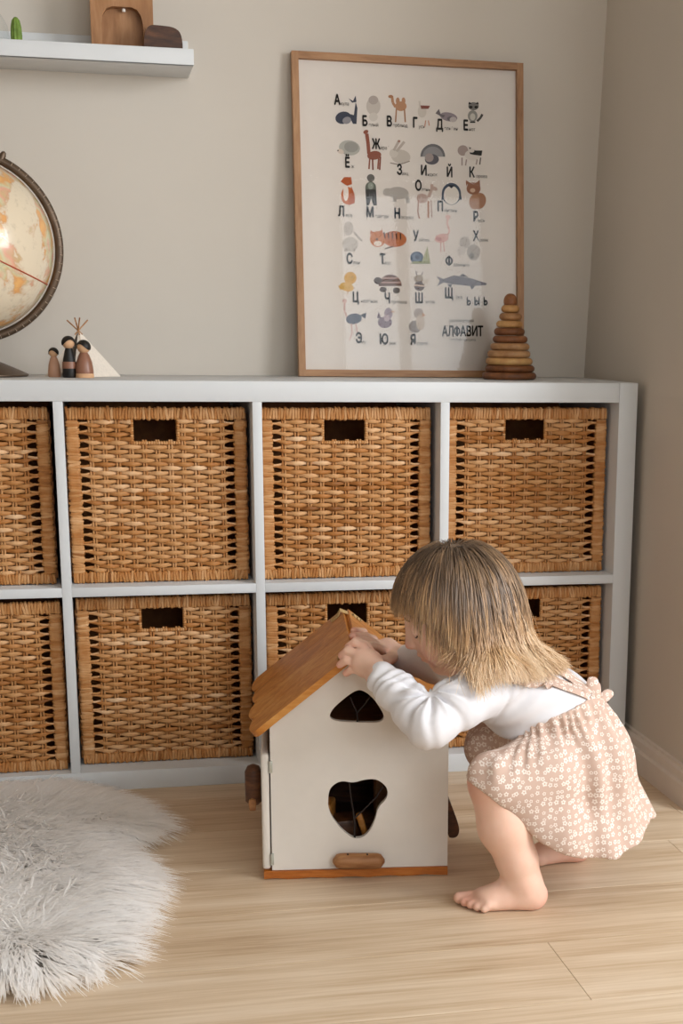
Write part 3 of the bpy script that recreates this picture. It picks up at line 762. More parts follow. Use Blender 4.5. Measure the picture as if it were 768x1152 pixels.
A().p('#6d6a6b', *[(488+14*math.cos(a), 175+14.5*-math.sin(a)) for a in np.linspace(0, math.pi, 14)]).p('#8c898a', *[(488+11.5*math.cos(a), 175+11.5*-math.sin(a)) for a in np.linspace(0, math.pi, 14)]).e('#57545a', 487, 178, 8, 6).e('#9b8c88', 484, 176, 5, 5).done('turkey_drawing')
A().e('#a08f89', 522, 168, 6, 6).e('#cfc5bd', 533, 173, 9, 6).p(BK, (529, 164), (536, 168), (544, 168), (543, 174), (535, 173), (530, 172)).e('#cfc5bd', 532, 168, 3, 2.4).s('#9b8a84', 1.5, (521, 176), (521, 185)).s('#9b8a84', 1.5, (526, 178), (525, 185)).s('#9b8a84', 1.5, (538, 178), (537, 184)).s('#5d5450', 1.5, (542, 176), (541, 184)).done('cow_drawing')
A().p('#a9552f', (384, 203), (388, 198), (396, 198), (397, 206), (391, 208)).e(OR, 392, 219, 7.5, 10).e('#ddd3ca', 390, 216, 3, 9).p('#a9552f', (396, 208), (400, 218), (400, 227), (393, 230)).done('fox_drawing')
A().e('#66625d', 418, 199, 4.4, 4.4).e('#65685f', 418, 210, 6.2, 7).p('#3d3b39', (412, 212), (424, 212), (425, 230), (421, 230), (418.5, 222), (416, 230), (413, 230)).e('#8f958a', 418, 208, 3.2, 4).done('bear_drawing')
A().e('#aaa39c', 449, 216, 12, 7, 4).e('#aaa39c', 437, 215, 5.5, 4.5).s('#a09992', 4, (445, 220), (445, 226)).s('#a09992', 4, (459, 220), (460, 227)).done('rhinoceros_drawing')
A().e('#b39a8f', 476, 222, 6.5, 5.5, 10).s('#b9a196', 3.4, (483, 221), (487, 211), (487, 206)).e('#b9a196', 490, 211, 3.6, 2.2, 25).s('#a7826f', 1.6, (472, 224), (471, 237), (473, 245)).s('#a7714f', 2, (483, 225), (483, 244)).s('#b39a8f', 1.5, (486, 224), (487, 244)).done('deer_drawing')
A().e('#46505f', 509, 217, 11, 12.5).e('#ddd5cc', 509, 218.5, 8.8, 10.6).p('#2c323c', (505, 207), (513, 207), (509, 211)).s('#46505f', 2, (500, 214), (498.5, 224)).s('#46505f', 2, (518, 214), (520, 224)).done('penguin_drawing')
A().e('#8f6149', 534, 211, 8, 7).p('#8f6149', (525, 208), (525.5, 201.5), (531, 205)).p('#8f6149', (536, 205), (541, 201), (541.5, 208)).e('#9c6c4c', 540, 225, 8, 9.5, 20).e('#a97c5c', 535, 226, 6, 8.5).e('#c9a88f', 533, 213, 3, 2.4).done('lynx_drawing')
A().e('#b9b0a8', 393, 256, 5.5, 8).e('#beb6ae', 395, 274, 9, 8.5).s('#b0a79f', 2.4, (399, 260), (404, 266), (408, 270)).s('#aaa199', 3, (390, 278), (390, 282)).s('#aaa199', 3, (399, 278), (399, 282)).done('elephant_drawing')
a = A().e('#b56c44', 445, 268, 13.5, 9, 4).e('#bd7a50', 426, 268, 9, 9).p('#b56c44', (417, 263), (418, 258), (422, 261)).p('#b56c44', (427, 260), (431, 257), (432, 263)).e('#e0d3c8', 426, 273, 4.5, 3)
for i in range(5): a.s(BK, 1.3, (434+i*4.4, 268-1+.4*i), (433+i*4.6, 260+.3*i))
a.e(BK, 425, 268, 1.2, 1.2).s('#56392b', 1.4, (434, 279), (444, 276)).done('tiger_drawing')
A().e('#46556b', 470, 289, 7.5, 7).e('#6f7d90', 470, 288.5, 4.8, 4.6).e('#36435a', 470.5, 288.5, 2.4, 2.2).p('#a6a682', (475, 295), (482, 276), (485, 294)).p('#8d8f6c', (463, 296), (486, 296), (484, 293), (466, 293)).done('snail_drawing')
A().e('#d0a59c', 498, 267, 8, 5, -12).s('#d8b5ac', 2, (503, 266), (507, 259), (504, 250), (506, 243)).e('#d8b5ac', 505, 243, 3, 2.4).s('#c99990', 1, (497, 271), (497, 283)).s('#c99990', 1, (500, 271), (501, 282)).e('#b9807a', 495, 268, 3.5, 1.8, 15).done('flamingo_drawing')
A().e('#aca39b', 534, 283, 7.5, 9).e('#b9b0a8', 524, 272, 6, 7).e('#c9c0b8', 520, 281, 5, 5).e('#86807a', 532, 287, 2.5, 3.5).done('hamster_drawing')
A().e('#c79a4c', 395, 312, 7, 7).e('#c9a158', 391, 322, 8, 5, 15).p('#c79a4c', (381, 320), (386, 322), (384, 326)).e(BK, 397, 311, .8, .8).s('#b07b40', 1, (392, 326), (392, 330)).done('chick_drawing')
A().p('#664b42', *[(440+13*math.cos(q), 321-13*math.sin(q)) for q in np.linspace(0, math.pi, 14)]).p('#a98b80', (428, 316), (452, 316), (453, 318), (427, 318)).p('#a98b80', (431, 311), (449, 311), (450, 313), (430, 313)).e('#4f4039', 426, 315, 4.5, 4).e('#4f4039', 432, 325, 4, 3).e('#4f4039', 447, 326, 4, 3.4).done('turtle_drawing')
A().e('#9d8d7c', 472, 313, 5.5, 4.5).e('#57413a', 473, 321, 6, 5.5).p('#c7b0a0', (467, 319), (479, 320), (479, 322), (467, 321)).s('#57413a', .9, (470, 309), (469, 304)).s('#57413a', .9, (475, 309), (477, 305)).e('#cbbfb2', 480, 316, 4, 2.4, -30).done('bumblebee_drawing')
A().p('#77737a', (492, 310), (500, 313), (512, 309), (530, 312), (549, 318), (548, 320), (530, 321), (510, 319), (500, 317), (493, 321), (496, 315)).p('#605c63', (504, 319), (510, 319), (508, 323)).p('#605c63', (528, 311), (522, 307), (518, 310)).p('#605c63', (530, 321), (536, 321), (532, 325)).done('pike_drawing')
A().e('#5d626f', 399, 358, 9, 6, -8).p('#3f444f', (406, 354), (413, 351), (412, 358)).s('#c5a49b', 1.8, (391, 356), (388, 348), (389, 339)).e('#c5a49b', 388.5, 338, 2.6, 2.2).s('#c5a49b', 1.4, (396, 363), (397, 374), (394, 382)).s('#c5a49b', 1.4, (401, 363), (403, 374)).done('ostrich_drawing')
A().e('#85767f', 434, 362, 8, 6.5).e('#958690', 438, 352, 4.6, 6.5).p('#6d5f68', (425, 357), (427, 350), (430, 358)).e('#b3a2a6', 436, 357, 3.5, 4).s('#b98a5c', 1.2, (441, 350), (445, 350)).done('grey_bird_drawing')
A().e('#a89b93', 472, 352, 5.5, 6).e('#8d837e', 468, 367, 7, 7).e('#c3b4a6', 474, 362, 5, 9).p('#b98c6a', (476, 351), (480, 354), (476, 356)).done('brown_bird_drawing')
def text(body, px, py, cap, col=BK, sx=.74, bold=.012, right=None):
    """cap-high lettering with its left baseline end at photo pixel px, py"""
    cu = bpy.data.curves.new('lettering', 'FONT'); cu.body = body;  cu.resolution_u = 12
    ob = bpy.data.objects.new('lettering', cu); COL.objects.link(ob)
    me = ob.evaluated_get(bpy.context.evaluated_depsgraph_get()).to_mesh()
    V = np.array([v.co[:] for v in me.vertices]); F = [list(p.vertices) for p in me.polygons]
    bpy.data.objects.remove(ob); bpy.data.curves.remove(cu)
    sc = np.linalg.norm(ppx(px, py-cap)-ppx(px, py))/.70
    if right is not None: sx = np.linalg.norm(ppx(right, py)-ppx(px, py))/sc/(V[:, 0].max()-V[:, 0].min())
    a, b = ppx(px, py)
    out, FF = [], []
    for i, (dx, dy) in enumerate(((0, 0), (bold, 0), (-bold, 0), (0, bold), (0, -bold)) if bold else ((0, 0),)):
        FF += [[j+i*len(V) for j in f] for f in F]
        out += [pp(a+(v[0]-V[:, 0].min()+dx)*sc*sx, b+(v[1]+dy)*sc, DP+.0012+.00002*i) for v in V]
    return out, FF, lin(col)
L = [('А', 377, 116, 'кула', 384), ('Б', 409, 140, 'елый', 416), ('В', 436.5, 140.5, 'ерблюд', 443), ('Г', 466, 142, 'усь', 472), ('Д', 492, 144, 'ельфин', 501), ('Е', 523, 145, 'нот', 529), ('Ё', 389.5, 187, 'ж', 396), ('Ж', 419.5, 166, 'ираф', 429), ('З', 448, 195, 'аяц', 453), ('И', 475, 196, 'ндюк', 482), ('Й', 504, 198, '', 0), ('К', 529.5, 198, 'орова', 537), ('Л', 381.5, 242, 'иса', 390), ('М', 413.5, 243, 'едведь', 423), ('Н', 445, 244.5, 'осорог', 452), ('О', 468.5, 213, 'лень', 475), ('П', 493.5, 236.5, 'ингвин', 501), ('Р', 534, 248, 'ысь', 539), ('С', 391, 295.5, 'лон', 398), ('Т', 428.5, 296, 'игр', 433), ('У', 466, 270, 'литка', 472), ('Х', 533.5, 270, 'омяк', 540), ('Ф', 502.5, 298, 'ламинго', 511), ('Ц', 398, 339, 'ыплёнок', 407), ('Ч', 434, 340, 'ерепаха', 441), ('Ш', 468.5, 340, 'мель', 480), ('Щ', 502, 334.5, 'ука', 514), ('Э', 401.5, 385, 'му', 407), ('Ю', 428.5, 386.5, 'рок', 439), ('Я', 463, 387, 'стреб', 470), ('Ь', 526.5, 342.5, '', 0), ('Ы', 535, 342.5, '', 0), ('Ь', 545.5, 342.5, '', 0)]
def word(name, body, px, py, cap, *a, **k):
    mb = MB().add(*text('О' if body == 'Ф' else body, px, py-(cap*.12 if body == 'Ф' else 0), cap*(.74 if body == 'Ф' else 1), *a, **k))
    if body == 'Ф':                     # the stem through the bowl
        lo_, hi_ = ppx(px, py), ppx(px, py-cap*1.02); x0, x1 = mb.v[0][:, 0].min(), mb.v[0][:, 0].max(); xm = (x0+x1)/2-pO[0]; wq = .11*cap*.0009
        mb.add([pp(xm+q, b_, DP+.0014) for q, b_ in ((-wq*2, lo_[1]), (wq*2, lo_[1]), (wq*2, hi_[1]), (-wq*2, hi_[1]))], [(0, 1, 2, 3)], lin(BK))
    sub(name, mb, MAT['ink'], sheet, smooth=False)
for ch, x, y_, w, wx in L:
    word('printed_letter', ch, x, y_, 11 if ch not in 'ЬЫ' else 8.5, '#24313c' if ch == 'Н' else BK, .68, .04, right=x+7.5 if ch == 'Ф' else None)
    if w: word('printed_word', w, wx, y_+.8, 3.9, '#4c4844', .85, .0)
for ch, x0, x1 in (('А', 498.5, 504.6), ('Л', 505.2, 511), ('Ф', 511.8, 518.6), ('А', 519, 525.2), ('В', 526.2, 531.2), ('И', 532.4, 538), ('Т', 538.8, 544.6)):
    word('title_letter', ch, x0, 377.5, 11, BK, .6, .03, right=x1)
word('printed_word', 'русский детский', 507, 361.5, 3.2, '#3c3936', .8, .006, right=534)
word('printed_word', 'весёлые зверята', 508, 383, 3, '#4c4844', .8, 0, right=536)

# ------------------------------------------------------------------ sheepskin
shp_px = [(0, 900), (60, 893), (108, 905), (140, 915), (176, 938), (150, 950), (112, 960), (140, 978), (158, 998), (150, 1022), (132, 1050), (124, 1080), (118, 1097), (85, 1095), (58, 1112), (20, 1112), (0, 1118)]
S = [onz(a, b, 0)[:2] for a, b in shp_px]
S = [(x, min(y_, -.008)) for x, y_ in S]
S = S + [(S[-1][0]-.12, S[-1][1]+.02), (-.12, -.80), (-.2, -.55), (-.14, -.3), (-.2, -.12), (-.05, -.05), (.1, -.03)]
S = smooth_loop(S, 2); SP = np.array(S)
def inside(P):
    x, y_ = P[:, 0][:, None], P[:, 1][:, None]; a = SP; b = np.roll(SP, -1, 0)
    c = ((a[None, :, 1] > y_) != (b[None, :, 1] > y_)) & (x < (b[None, :, 0]-a[None, :, 0])*(y_-a[None, :, 1])/(b[None, :, 1]-a[None, :, 1]+1e-12)+a[None, :, 0])
    return c.sum(1) % 2 == 1
def edge_dist(P):
    a = SP[None]; b = np.roll(SP, -1, 0)[None]; p = P[:, None]
    t = np.clip(((p-a)*(b-a)).sum(2)/(((b-a)**2).sum(2)+1e-12), 0, 1); q = a+(b-a)*t[..., None]
    d = np.linalg.norm(p-q, axis=2); i = d.argmin(1)
    return d[np.arange(len(P)), i], P-q[np.arange(len(P)), i]
rug = thing('sheepskin_rug', 'fluffy white sheepskin rug on the floor at the lower left', 'rug', (.25, -.5, 0))
MAT['fur'] = None
tf = NT('white_wool'); cf = tf.ramp(tf.attr(0), [(0, lin('#f7f3ed')), (.5, lin('#fcfaf8')), (1, lin('#fefefe'))])
df = tf.n('ShaderNodeBsdfDiffuse'); tl = tf.n('ShaderNodeBsdfTranslucent'); mxf = tf.n('ShaderNodeMixShader'); mxf.inputs[0].default_value = .5
tf.l(cf, df.inputs[0]); tf.l(cf, tl.inputs[0]); tf.l(df.outputs[0], mxf.inputs[1]); tf.l(tl.outputs[0], mxf.inputs[2]); tf.l(mxf.outputs[0], tf.t.nodes['Material Output'].inputs[0])
MAT['fur'] = tf.m
part('hide', MB().prism([S], lambda a, b, d: (a, b, d), .001, .012), tf.m, rug)
def snoise(P, seed):
    r = np.random.default_rng(seed); out = np.zeros(len(P))
    for f in (7, 13, 24):
        for _ in range(3):
            k = r.normal(0, f, P.shape[1]); out += np.sin(P @ k + r.uniform(0, 6.28))/f*7
    return out/4
NF = 52000
P = RNG.uniform(SP.min(0), SP.max(0), (NF*3, 2)); P = P[inside(P)]
P = P[(P[:, 0] > -.02)][:NF]
n = len(P)
ed, ev = edge_dist(P); ev /= np.linalg.norm(ev, axis=1)[:, None]+1e-9
e_out = -ev                                       # towards the nearest edge
flow = np.stack([snoise(P, 5)+.35, snoise(P, 6)-.55], 1)
near = np.clip(1-ed/.09, 0, 1)[:, None]
clump = np.round(P/.022)*.022; cl = np.stack([snoise(clump*40, 8), snoise(clump*40, 9)], 1)
dirn = flow*.55 + e_out*near*1.3 + cl*.4 + RNG.normal(0, .16, (n, 2))
ln = (.066+.012*RNG.normal(0, 1, n)).clip(.03, .09)
lean = np.clip(.84+.12*near[:, 0]+RNG.normal(0, .1, n), .3, 1.0)
h0 = .010 + .014*np.clip(ed/.06, 0, 1)
dn = dirn/(np.linalg.norm(dirn, axis=1)[:, None]+1e-9)
sg = 5; tt = np.linspace(0, 1, sg)
pos = np.zeros((n, sg, 3))
for i, t in enumerate(tt):
    out_ = ln*lean*(t**1.25)
    pos[:, i, :2] = P + dn*out_[:, None] + np.stack([np.sin(t*5+P[:, 0]*300), np.cos(t*5+P[:, 1]*300)], 1)*.0022*t
    rise = ln*(1-lean*.75)*(t-.42*t*t)*1.25
    zz_ = h0 + rise - .018*near[:, 0]*t*t
    pos[:, i, 2] = np.maximum(zz_, .0015+.002*RNG.random(n))
pos[:, :, 1] = np.minimum(pos[:, :, 1], -.003)
side = np.stack([-dn[:, 1], dn[:, 0], np.zeros(n)], 1)*.0014
wd = np.array([1, 1, .9, .7, .12])
Vf = np.zeros((n, sg, 2, 3)); Vf[:, :, 0] = pos-side[:, None]*wd[None, :, None]; Vf[:, :, 1] = pos+side[:, None]*wd[None, :, None]
idx = np.arange(n)[:, None]*sg*2
Ff = np.concatenate([np.stack([idx[:, 0]+2*i, idx[:, 0]+2*i+1, idx[:, 0]+2*i+3, idx[:, 0]+2*i+2], 1) for i in range(sg-1)])
me = bpy.data.meshes.new('fur'); me.from_pydata(Vf.reshape(-1, 3).tolist(), [], Ff.tolist())
ca_ = me.color_attributes.new('Col', 'FLOAT_COLOR', 'POINT')
cv = np.clip(.45+.2*RNG.normal(0, 1, n)[:, None]*.6+.35*tt[None, :]+.12*cl[:, :1], 0, 1); cv = np.repeat(cv[:, :, None], 2, 2).reshape(-1)
ca_.data.foreach_set('color', np.stack([cv, cv, cv, np.ones_like(cv)], 1).astype(np.float32).ravel())
me.polygons.foreach_set('use_smooth', [True]*len(me.polygons))
fo = link('fur', me, MAT['fur'], rug, True); fo['kind'] = 'stuff'

# ------------------------------------------------------------------ the child: signed-distance modelling, one continuous surface per garment / body
class Field:
    def __init__(s, lo, hi, h):
        s.lo = np.array(lo, float); s.h = h; s.n = np.ceil((np.array(hi)-s.lo)/h).astype(int)+1
        s.D = np.full(s.n, 1.0, np.float32)
    def sub(s, lo, hi, pad):
        a = np.clip(np.floor((np.array(lo)-pad-s.lo)/s.h).astype(int), 0, s.n-1); b = np.clip(np.ceil((np.array(hi)+pad-s.lo)/s.h).astype(int)+1, 1, s.n)
        g = [s.lo[i]+np.arange(a[i], b[i])*s.h for i in range(3)]
        return tuple(slice(a[i], b[i]) for i in range(3)), np.meshgrid(*g, indexing='ij')
    def smin(s, sl, d, k):
        A = s.D[sl]; hh = np.clip(.5+.5*(A-d)/k, 0, 1); s.D[sl] = A*(1-hh)+d*hh-k*hh*(1-hh)
    def smax_neg(s, sl, d, k):
        A = s.D[sl]; B = -d; hh = np.clip(.5-.5*(A-B)/k, 0, 1); s.D[sl] = A*(1-hh)+B*hh+k*hh*(1-hh)
    def cone(s, a, ra, b, rb, k=.01, cut=False):
        a = np.array(a, float); b = np.array(b, float); r = max(ra, rb)
        sl, (X, Y, Z) = s.sub(np.minimum(a, b)-r, np.maximum(a, b)+r, k*2+.012)
        d = b-a; L2 = d @ d+1e-12
        t = np.clip(((X-a[0])*d[0]+(Y-a[1])*d[1]+(Z-a[2])*d[2])/L2, 0, 1)
        q = np.sqrt((X-a[0]-t*d[0])**2+(Y-a[1]-t*d[1])**2+(Z-a[2]-t*d[2])**2)-(ra+(rb-ra)*t)
        (s.smax_neg if cut else s.smin)(sl, q, k); return s
    def chain(s, pts, k=.01):
        for (a, ra), (b, rb) in zip(pts[:-1], pts[1:]): s.cone(a, ra, b, rb, k)
        return s
    def ell(s, c, r, R=None, k=.01, cut=False):
        c = np.array(c, float); R = np.eye(3) if R is None else R
        sl, (X, Y, Z) = s.sub(c-max(r), c+max(r), k*2+.012)
        P = [X-c[0], Y-c[1], Z-c[2]]
        Q = [(R[i][0]*P[0]+R[i][1]*P[1]+R[i][2]*P[2]) for i in range(3)]
        k0 = np.sqrt(sum((Q[i]/r[i])**2 for i in range(3))); k1 = np.sqrt(sum((Q[i]/r[i]**2)**2 for i in range(3)))
        q = k0*(k0-1)/(k1+1e-9); (s.smax_neg if cut else s.smin)(sl, q, k); return s
    def halfspace(s, o, n, k=.004):
        """keep the side the normal points to"""
        n = np.array(n, float); n /= np.linalg.norm(n)
        sl, (X, Y, Z) = s.sub(s.lo, s.lo+s.h*s.n, 0)
        d = (X-o[0])*n[0]+(Y-o[1])*n[1]+(Z-o[2])*n[2]; s.smax_neg(sl, d, k); return s
    def grid(s): return s.sub(s.lo, s.lo+s.h*s.n, 0)[1]
    def mesh(s, relax=2):
        D = s.D; ins = D < 0; nx, ny, nz = D.shape
        off = np.array([(i, j, k) for i in (0, 1) for j in (0, 1) for k in (0, 1)])
        cnt = sum(ins[i:nx-1+i, j:ny-1+j, k:nz-1+k].astype(np.int8) for i, j, k in off)
        C = np.argwhere((cnt > 0) & (cnt < 8)); K = len(C)
        val = np.stack([D[C[:, 0]+o[0], C[:, 1]+o[1], C[:, 2]+o[2]] for o in off], 1)
        acc = np.zeros((K, 3)); num = np.zeros(K)
        for a in range(8):
            for b in range(a+1, 8):
                if abs(off[a]-off[b]).sum() != 1: continue
                va, vb = val[:, a], val[:, b]; m = (va < 0) != (vb < 0)
                t = np.where(m, va/(va-vb+1e-20), 0)[:, None]
                acc += np.where(m[:, None], off[a]+t*(off[b]-off[a]), 0); num += m
        V = s.lo+(C+acc/num[:, None])*s.h
        ix = np.full((nx-1, ny-1, nz-1), -1, np.int64); ix[C[:, 0], C[:, 1], C[:, 2]] = np.arange(K)
        F = []
        for ax in range(3):
            u, w = (ax+1) % 3, (ax+2) % 3
            sa = [slice(None)]*3; sb = [slice(None)]*3; sa[ax] = slice(0, -1); sb[ax] = slice(1, None)
            E = np.argwhere(ins[tuple(sa)] != ins[tuple(sb)])
            ok = (E[:, u] > 0) & (E[:, w] > 0) & (E[:, u] < D.shape[u]-1) & (E[:, w] < D.shape[w]-1); E = E[ok]
            fl = ins[E[:, 0], E[:, 1], E[:, 2]]
            def at(du, dw):
                q = E.copy(); q[:, u] -= du; q[:, w] -= dw; return ix[q[:, 0], q[:, 1], q[:, 2]]
            Q = np.stack([at(1, 1), at(0, 1), at(0, 0), at(1, 0)], 1); Q[~fl] = Q[~fl][:, ::-1]; F.append(Q)
        F = np.concatenate(F); F = F[(F >= 0).all(1)]
        E = np.concatenate([F[:, [0, 1]], F[:, [1, 2]], F[:, [2, 3]], F[:, [3, 0]]])
        for _ in range(relax):
            S_ = np.zeros_like(V); c = np.zeros(len(V))
            for a in range(3): S_[:, a] = np.bincount(E[:, 0], V[E[:, 1], a], len(V))+np.bincount(E[:, 1], V[E[:, 0], a], len(V))
            c = np.bincount(E[:, 0], minlength=len(V))+np.bincount(E[:, 1], minlength=len(V)); V = .5*V+.5*S_/np.maximum(c, 1)[:, None]
        return V, F
def vnormals(V, F):
    n = np.cross(V[F[:, 2]]-V[F[:, 0]], V[F[:, 3]]-V[F[:, 1]]); N = np.zeros_like(V)
    for j in range(4):
        for a in range(3): N[:, a] += np.bincount(F[:, j], n[:, a], len(V))
    return N/(np.linalg.norm(N, axis=1)[:, None]+1e-12)
def sstep(a, b, x): t = np.clip((x-a)/(b-a), 0, 1); return t*t*(3-2*t)

V3 = lambda *a: np.array(a, float)
# head frame: face turned towards the toy house, tipped down
hp_, hy_ = math.radians(25), math.radians(9)
hf = V3(-math.cos(hp_)*math.cos(hy_), math.cos(hp_)*math.sin(hy_), -math.sin(hp_))
hl = np.cross(V3(0, 0, 1), hf); hl /= np.linalg.norm(hl); hu = np.cross(hf, hl)      # hl: the child's left, towards the viewer
HC = V3(.968, -.625, .453)
HR = np.stack([hf, hl, hu])
def hd(f, l, u): return HC+hf*f+hl*l+hu*u

# ---- skin
shN, shF = V3(.992, -.703, .340), V3(.985, -.560, .345)
elN = ony(482, 815, -.735); wrN = ony(429, 762, -.655); paN = ony(413, 746, -.613)
rp1 = np.array(roof_pt(1, 0, .1, RT)); rnn = np.cross(np.array(roof_pt(1, .1, .1, RT))-rp1, np.array(roof_pt(1, 0, .2, RT))-rp1); rnn /= np.linalg.norm(rnn)
if rnn[2] < 0: rnn = -rnn
def roofR(px, py, off): return onplane(px, py, rp1+rnn*off, rnn)
wrF = roofR(458, 742, .022); paF = roofR(436, 729, .015); elF = V3(.965, -.500, .335)
hipN, hipF = V3(1.135, -.680, .165), V3(1.135, -.575, .165)
knN, anN = V3(.998, -.742, .200), V3(1.045, -.748, .042)
knF, anF = V3(1.045, -.548, .200), V3(1.185, -.560, .045)
B = Field((.77, -.80, -.004), (1.24, -.42, .55), .0019)
B.ell(HC, (.086, .073, .084), HR, .01)
B.ell(hd(.030, 0, -.045), (.052, .055, .048), HR, .03)
B.ell(hd(.060, 0, -.080), (.016, .020, .013), HR, .022)                      # chin
for s_ in (-1, 1):
    B.ell(hd(.050, s_*.034, -.050), (.026, .022, .024), HR, .02)             # cheeks
    B.ell(hd(.0835, s_*.030, -.008), (.012, .015, .009), HR, .010, cut=True) # eye sockets
    B.ell(hd(.070, s_*.030, -.008), (.0135, .0135, .0125), HR, .004)         # lids
    B.ell(hd(-.008, s_*.072, -.022), (.016, .007, .023), HR, .006)           # ears
    B.ell(hd(-.004, s_*.079, -.020), (.009, .004, .015), HR, .004, cut=True)
B.cone(hd(.082, 0, -.004), .006, hd(.093, 0, -.028), .0085, .010)            # nose
for s_ in (-1, 1): B.ell(hd(.086, s_*.008, -.031), (.006, .006, .005), HR, .005)
B.ell(hd(.083, 0, -.049), (.008, .015, .005), HR, .006); B.ell(hd(.080, 0, -.058), (.008, .012, .005), HR, .006)
B.cone(hd(.0885, -.014, -.0535), .0016, hd(.0885, .014, -.0535), .0016, .003, cut=True)
B.cone(hd(-.015, 0, -.060), .040, (1.015, -.63, .350), .042, .02)            # neck
for dy in (-.03, .03): B.cone((1.04, -.632+dy, .325), .044, (1.12, -.628+dy, .235), .050, .03)
B.chain([((1.01, -.632, .345), .045), (shN, .032)], .02).chain([((1.01, -.632, .345), .045), (shF, .032)], .02)
B.chain([(shN, .030), (elN, .024), (.5*(elN+wrN), .0205), (wrN, .0195)], .010)
B.chain([(shF, .030), (elF, .026), (wrF, .0185)], .012)
# near hand closed over the roof edge
kn = [ony(409, 728, -.607), ony(403, 736.5, -.612), ony(402.5, 746, -.612), ony(407, 754.5, -.610)]
md = [ony(399, 722.5, -.600), ony(391, 732, -.603), ony(389.5, 742.5, -.604), ony(396, 752.5, -.604)]
tp = [ony(391.5, 727, -.593), ony(383.5, 737.5, -.594), ony(382, 748, -.595), ony(389, 757.5, -.596)]
B.cone(wrN, .0195, paN, .0190, .012)
B.ell(paN, (.024, .016, .021), None, .010)
for i in range(4):
    B.cone(paN+(kn[i]-paN)*.35, .0115, kn[i], .0078, .005)
    B.chain([(kn[i], .0074), (md[i], .0066), (tp[i], .0056)], .0016)
th1, th2, th3 = ony(419, 741, -.598), ony(411, 728, -.590), ony(403, 722, -.588)
B.chain([(th1, .0115), (th2, .0088), (th3, .007)], .005)
# far hand flat on the right roof slope
B.cone(wrF, .0185, paF, .0145, .01)
fk = [roofR(424, 716, .0105), roofR(424, 721, .0105), roofR(426, 726, .0105), roofR(430, 731, .0105)]
ft = [roofR(398, 709.5, .0085), roofR(396.5, 715, .0085), roofR(400, 720, .008), roofR(408, 726, .008)]
for i in range(4):
    B.cone(paF, .0125, fk[i], .0085, .008); m_ = .5*(fk[i]+ft[i])+rnn*.003
    B.chain([(fk[i], .0080), (m_, .0072), (ft[i], .0060)], .0025)
B.chain([(roofR(444, 738, .012), .0105), (roofR(434, 743, .010), .0085), (roofR(425, 741, .0085), .0065)], .005)
# legs and feet
B.chain([(hipN, .056), (.5*(hipN+knN), .048), (knN, .0365)], .015)
B.chain([(knN, .0375), (V3(1.015, -.744, .130), .0385), (V3(1.036, -.747, .075), .0300), (anN, .0262)], .012)
B.chain([(hipF, .056), (knF, .038), (V3(1.105, -.553, .13), .037), (anF, .025)], .012)
def foot(heel, ball, side, ank, lat):
    """heel and ball positions on the floor, lat: unit vector to the outer (little toe) side"""
    d = ball-heel; L_ = np.linalg.norm(d); d = d/L_
    z = lambda q, h: V3(q[0], q[1], h)
    B.ell(z(heel+d*.002, .021), (.024, .022, .022), None, .01)
    B.cone(ank, .026, z(heel+d*.012, .026), .0225, .012)
    B.cone(ank-V3(0, 0, .004), .024, z(heel+d*.055, .022), .0165, .014)
    B.cone(z(heel+d*.004+lat*.003, .017), .0175, z(ball+lat*.012, .0125), .0125, .012)
    B.cone(z(heel+d*.010-lat*.004, .021), .0165, z(ball-lat*.012, .0145), .0145, .012)
    B.cone(z(heel+d*.045, .024), .016, z(ball, .016), .0145, .012)
    for i, (o_, ln_, r_) in enumerate(((-.0195, .031, .0096), (-.0065, .029, .0074), (.0045, .025, .0070), (.0140, .0195, .0067), (.0225, .0125, .0064))):
        a = ball+lat*o_*.85-d*.002; b = ball+lat*o_*1.02+d*ln_
        B.chain([(z(a, .0125), r_*1.15), (z(.5*(a+b), .0125), r_*.98), (z(b, r_+.0008), r_)], .0030)
lat = V3(.22, -.975, 0); foot(V3(1.061, -.752, 0), V3(.989, -.741, 0), 1, anN, lat)
foot(V3(1.196, -.556, 0), V3(1.122, -.560, 0), -1, anF, V3(.1, .995, 0))
B.halfspace((0, 0, .0006), (0, 0, 1), .002)
Vb, Fb = B.mesh(2)
blush = np.zeros(len(Vb))
for c, r_ in [(t_q, .011) for t_q in tp+ft] + [(k_, .008) for k_ in kn] + [(V3(1.085, -.752, .012), .03), (V3(.962, -.735, .008), .02), (V3(1.21, -.556, .01), .05), (hd(.062, .042, -.05), .026), (hd(.1, 0, -.03), .012), (hd(.09, 0, -.054), .012), (V3(.965, -.75, .2), .03), (hd(-.01, .08, -.02), .02)]:
    blush = np.maximum(blush, np.exp(-(((Vb-c)/r_)**2).sum(1)))
mbB = MB(); mbB.add(Vb, Fb, np.stack([blush, blush, blush, np.ones_like(blush)], 1))
kid = thing('person', 'small child crouching beside the toy house in a white top and beige floral pinafore', 'person', (1.05, -.65, 0))
tk_ = NT('skin'); n1 = tk_.noise(tk_.coords(), 60, 3)
base = tk_.mix(n1, lin('#e2b8a2'), lin('#eac5b1')); tk_.color(tk_.mix(tk_.math('MULTIPLY', tk_.attr(0), .6), base, lin('#cf8a75')))
tk_.set(.5, .35); tk_.b.inputs['Subsurface Weight'].default_value = .18; tk_.b.inputs['Subsurface Radius'].default_value = (1, .4, .25); tk_.b.inputs['Subsurface Scale'].default_value = .006
body = part('body', mbB, tk_.m, kid, True, 0)
ey = MB()
for s_ in (-1, 1):                    # lowered lashes, brows
    P = [hd(.0805-.0035*abs(q), s_*(.030+.0125*q), -.0135-.003*(1-q*q)) for q in np.linspace(-1, 1, 9)]
    ey.sweep(P, .0014, .0010, 6, n=hf)
sub('eyelash', ey, m_plain('lash_brown', '#3a2a20'), body)
bw_ = MB()
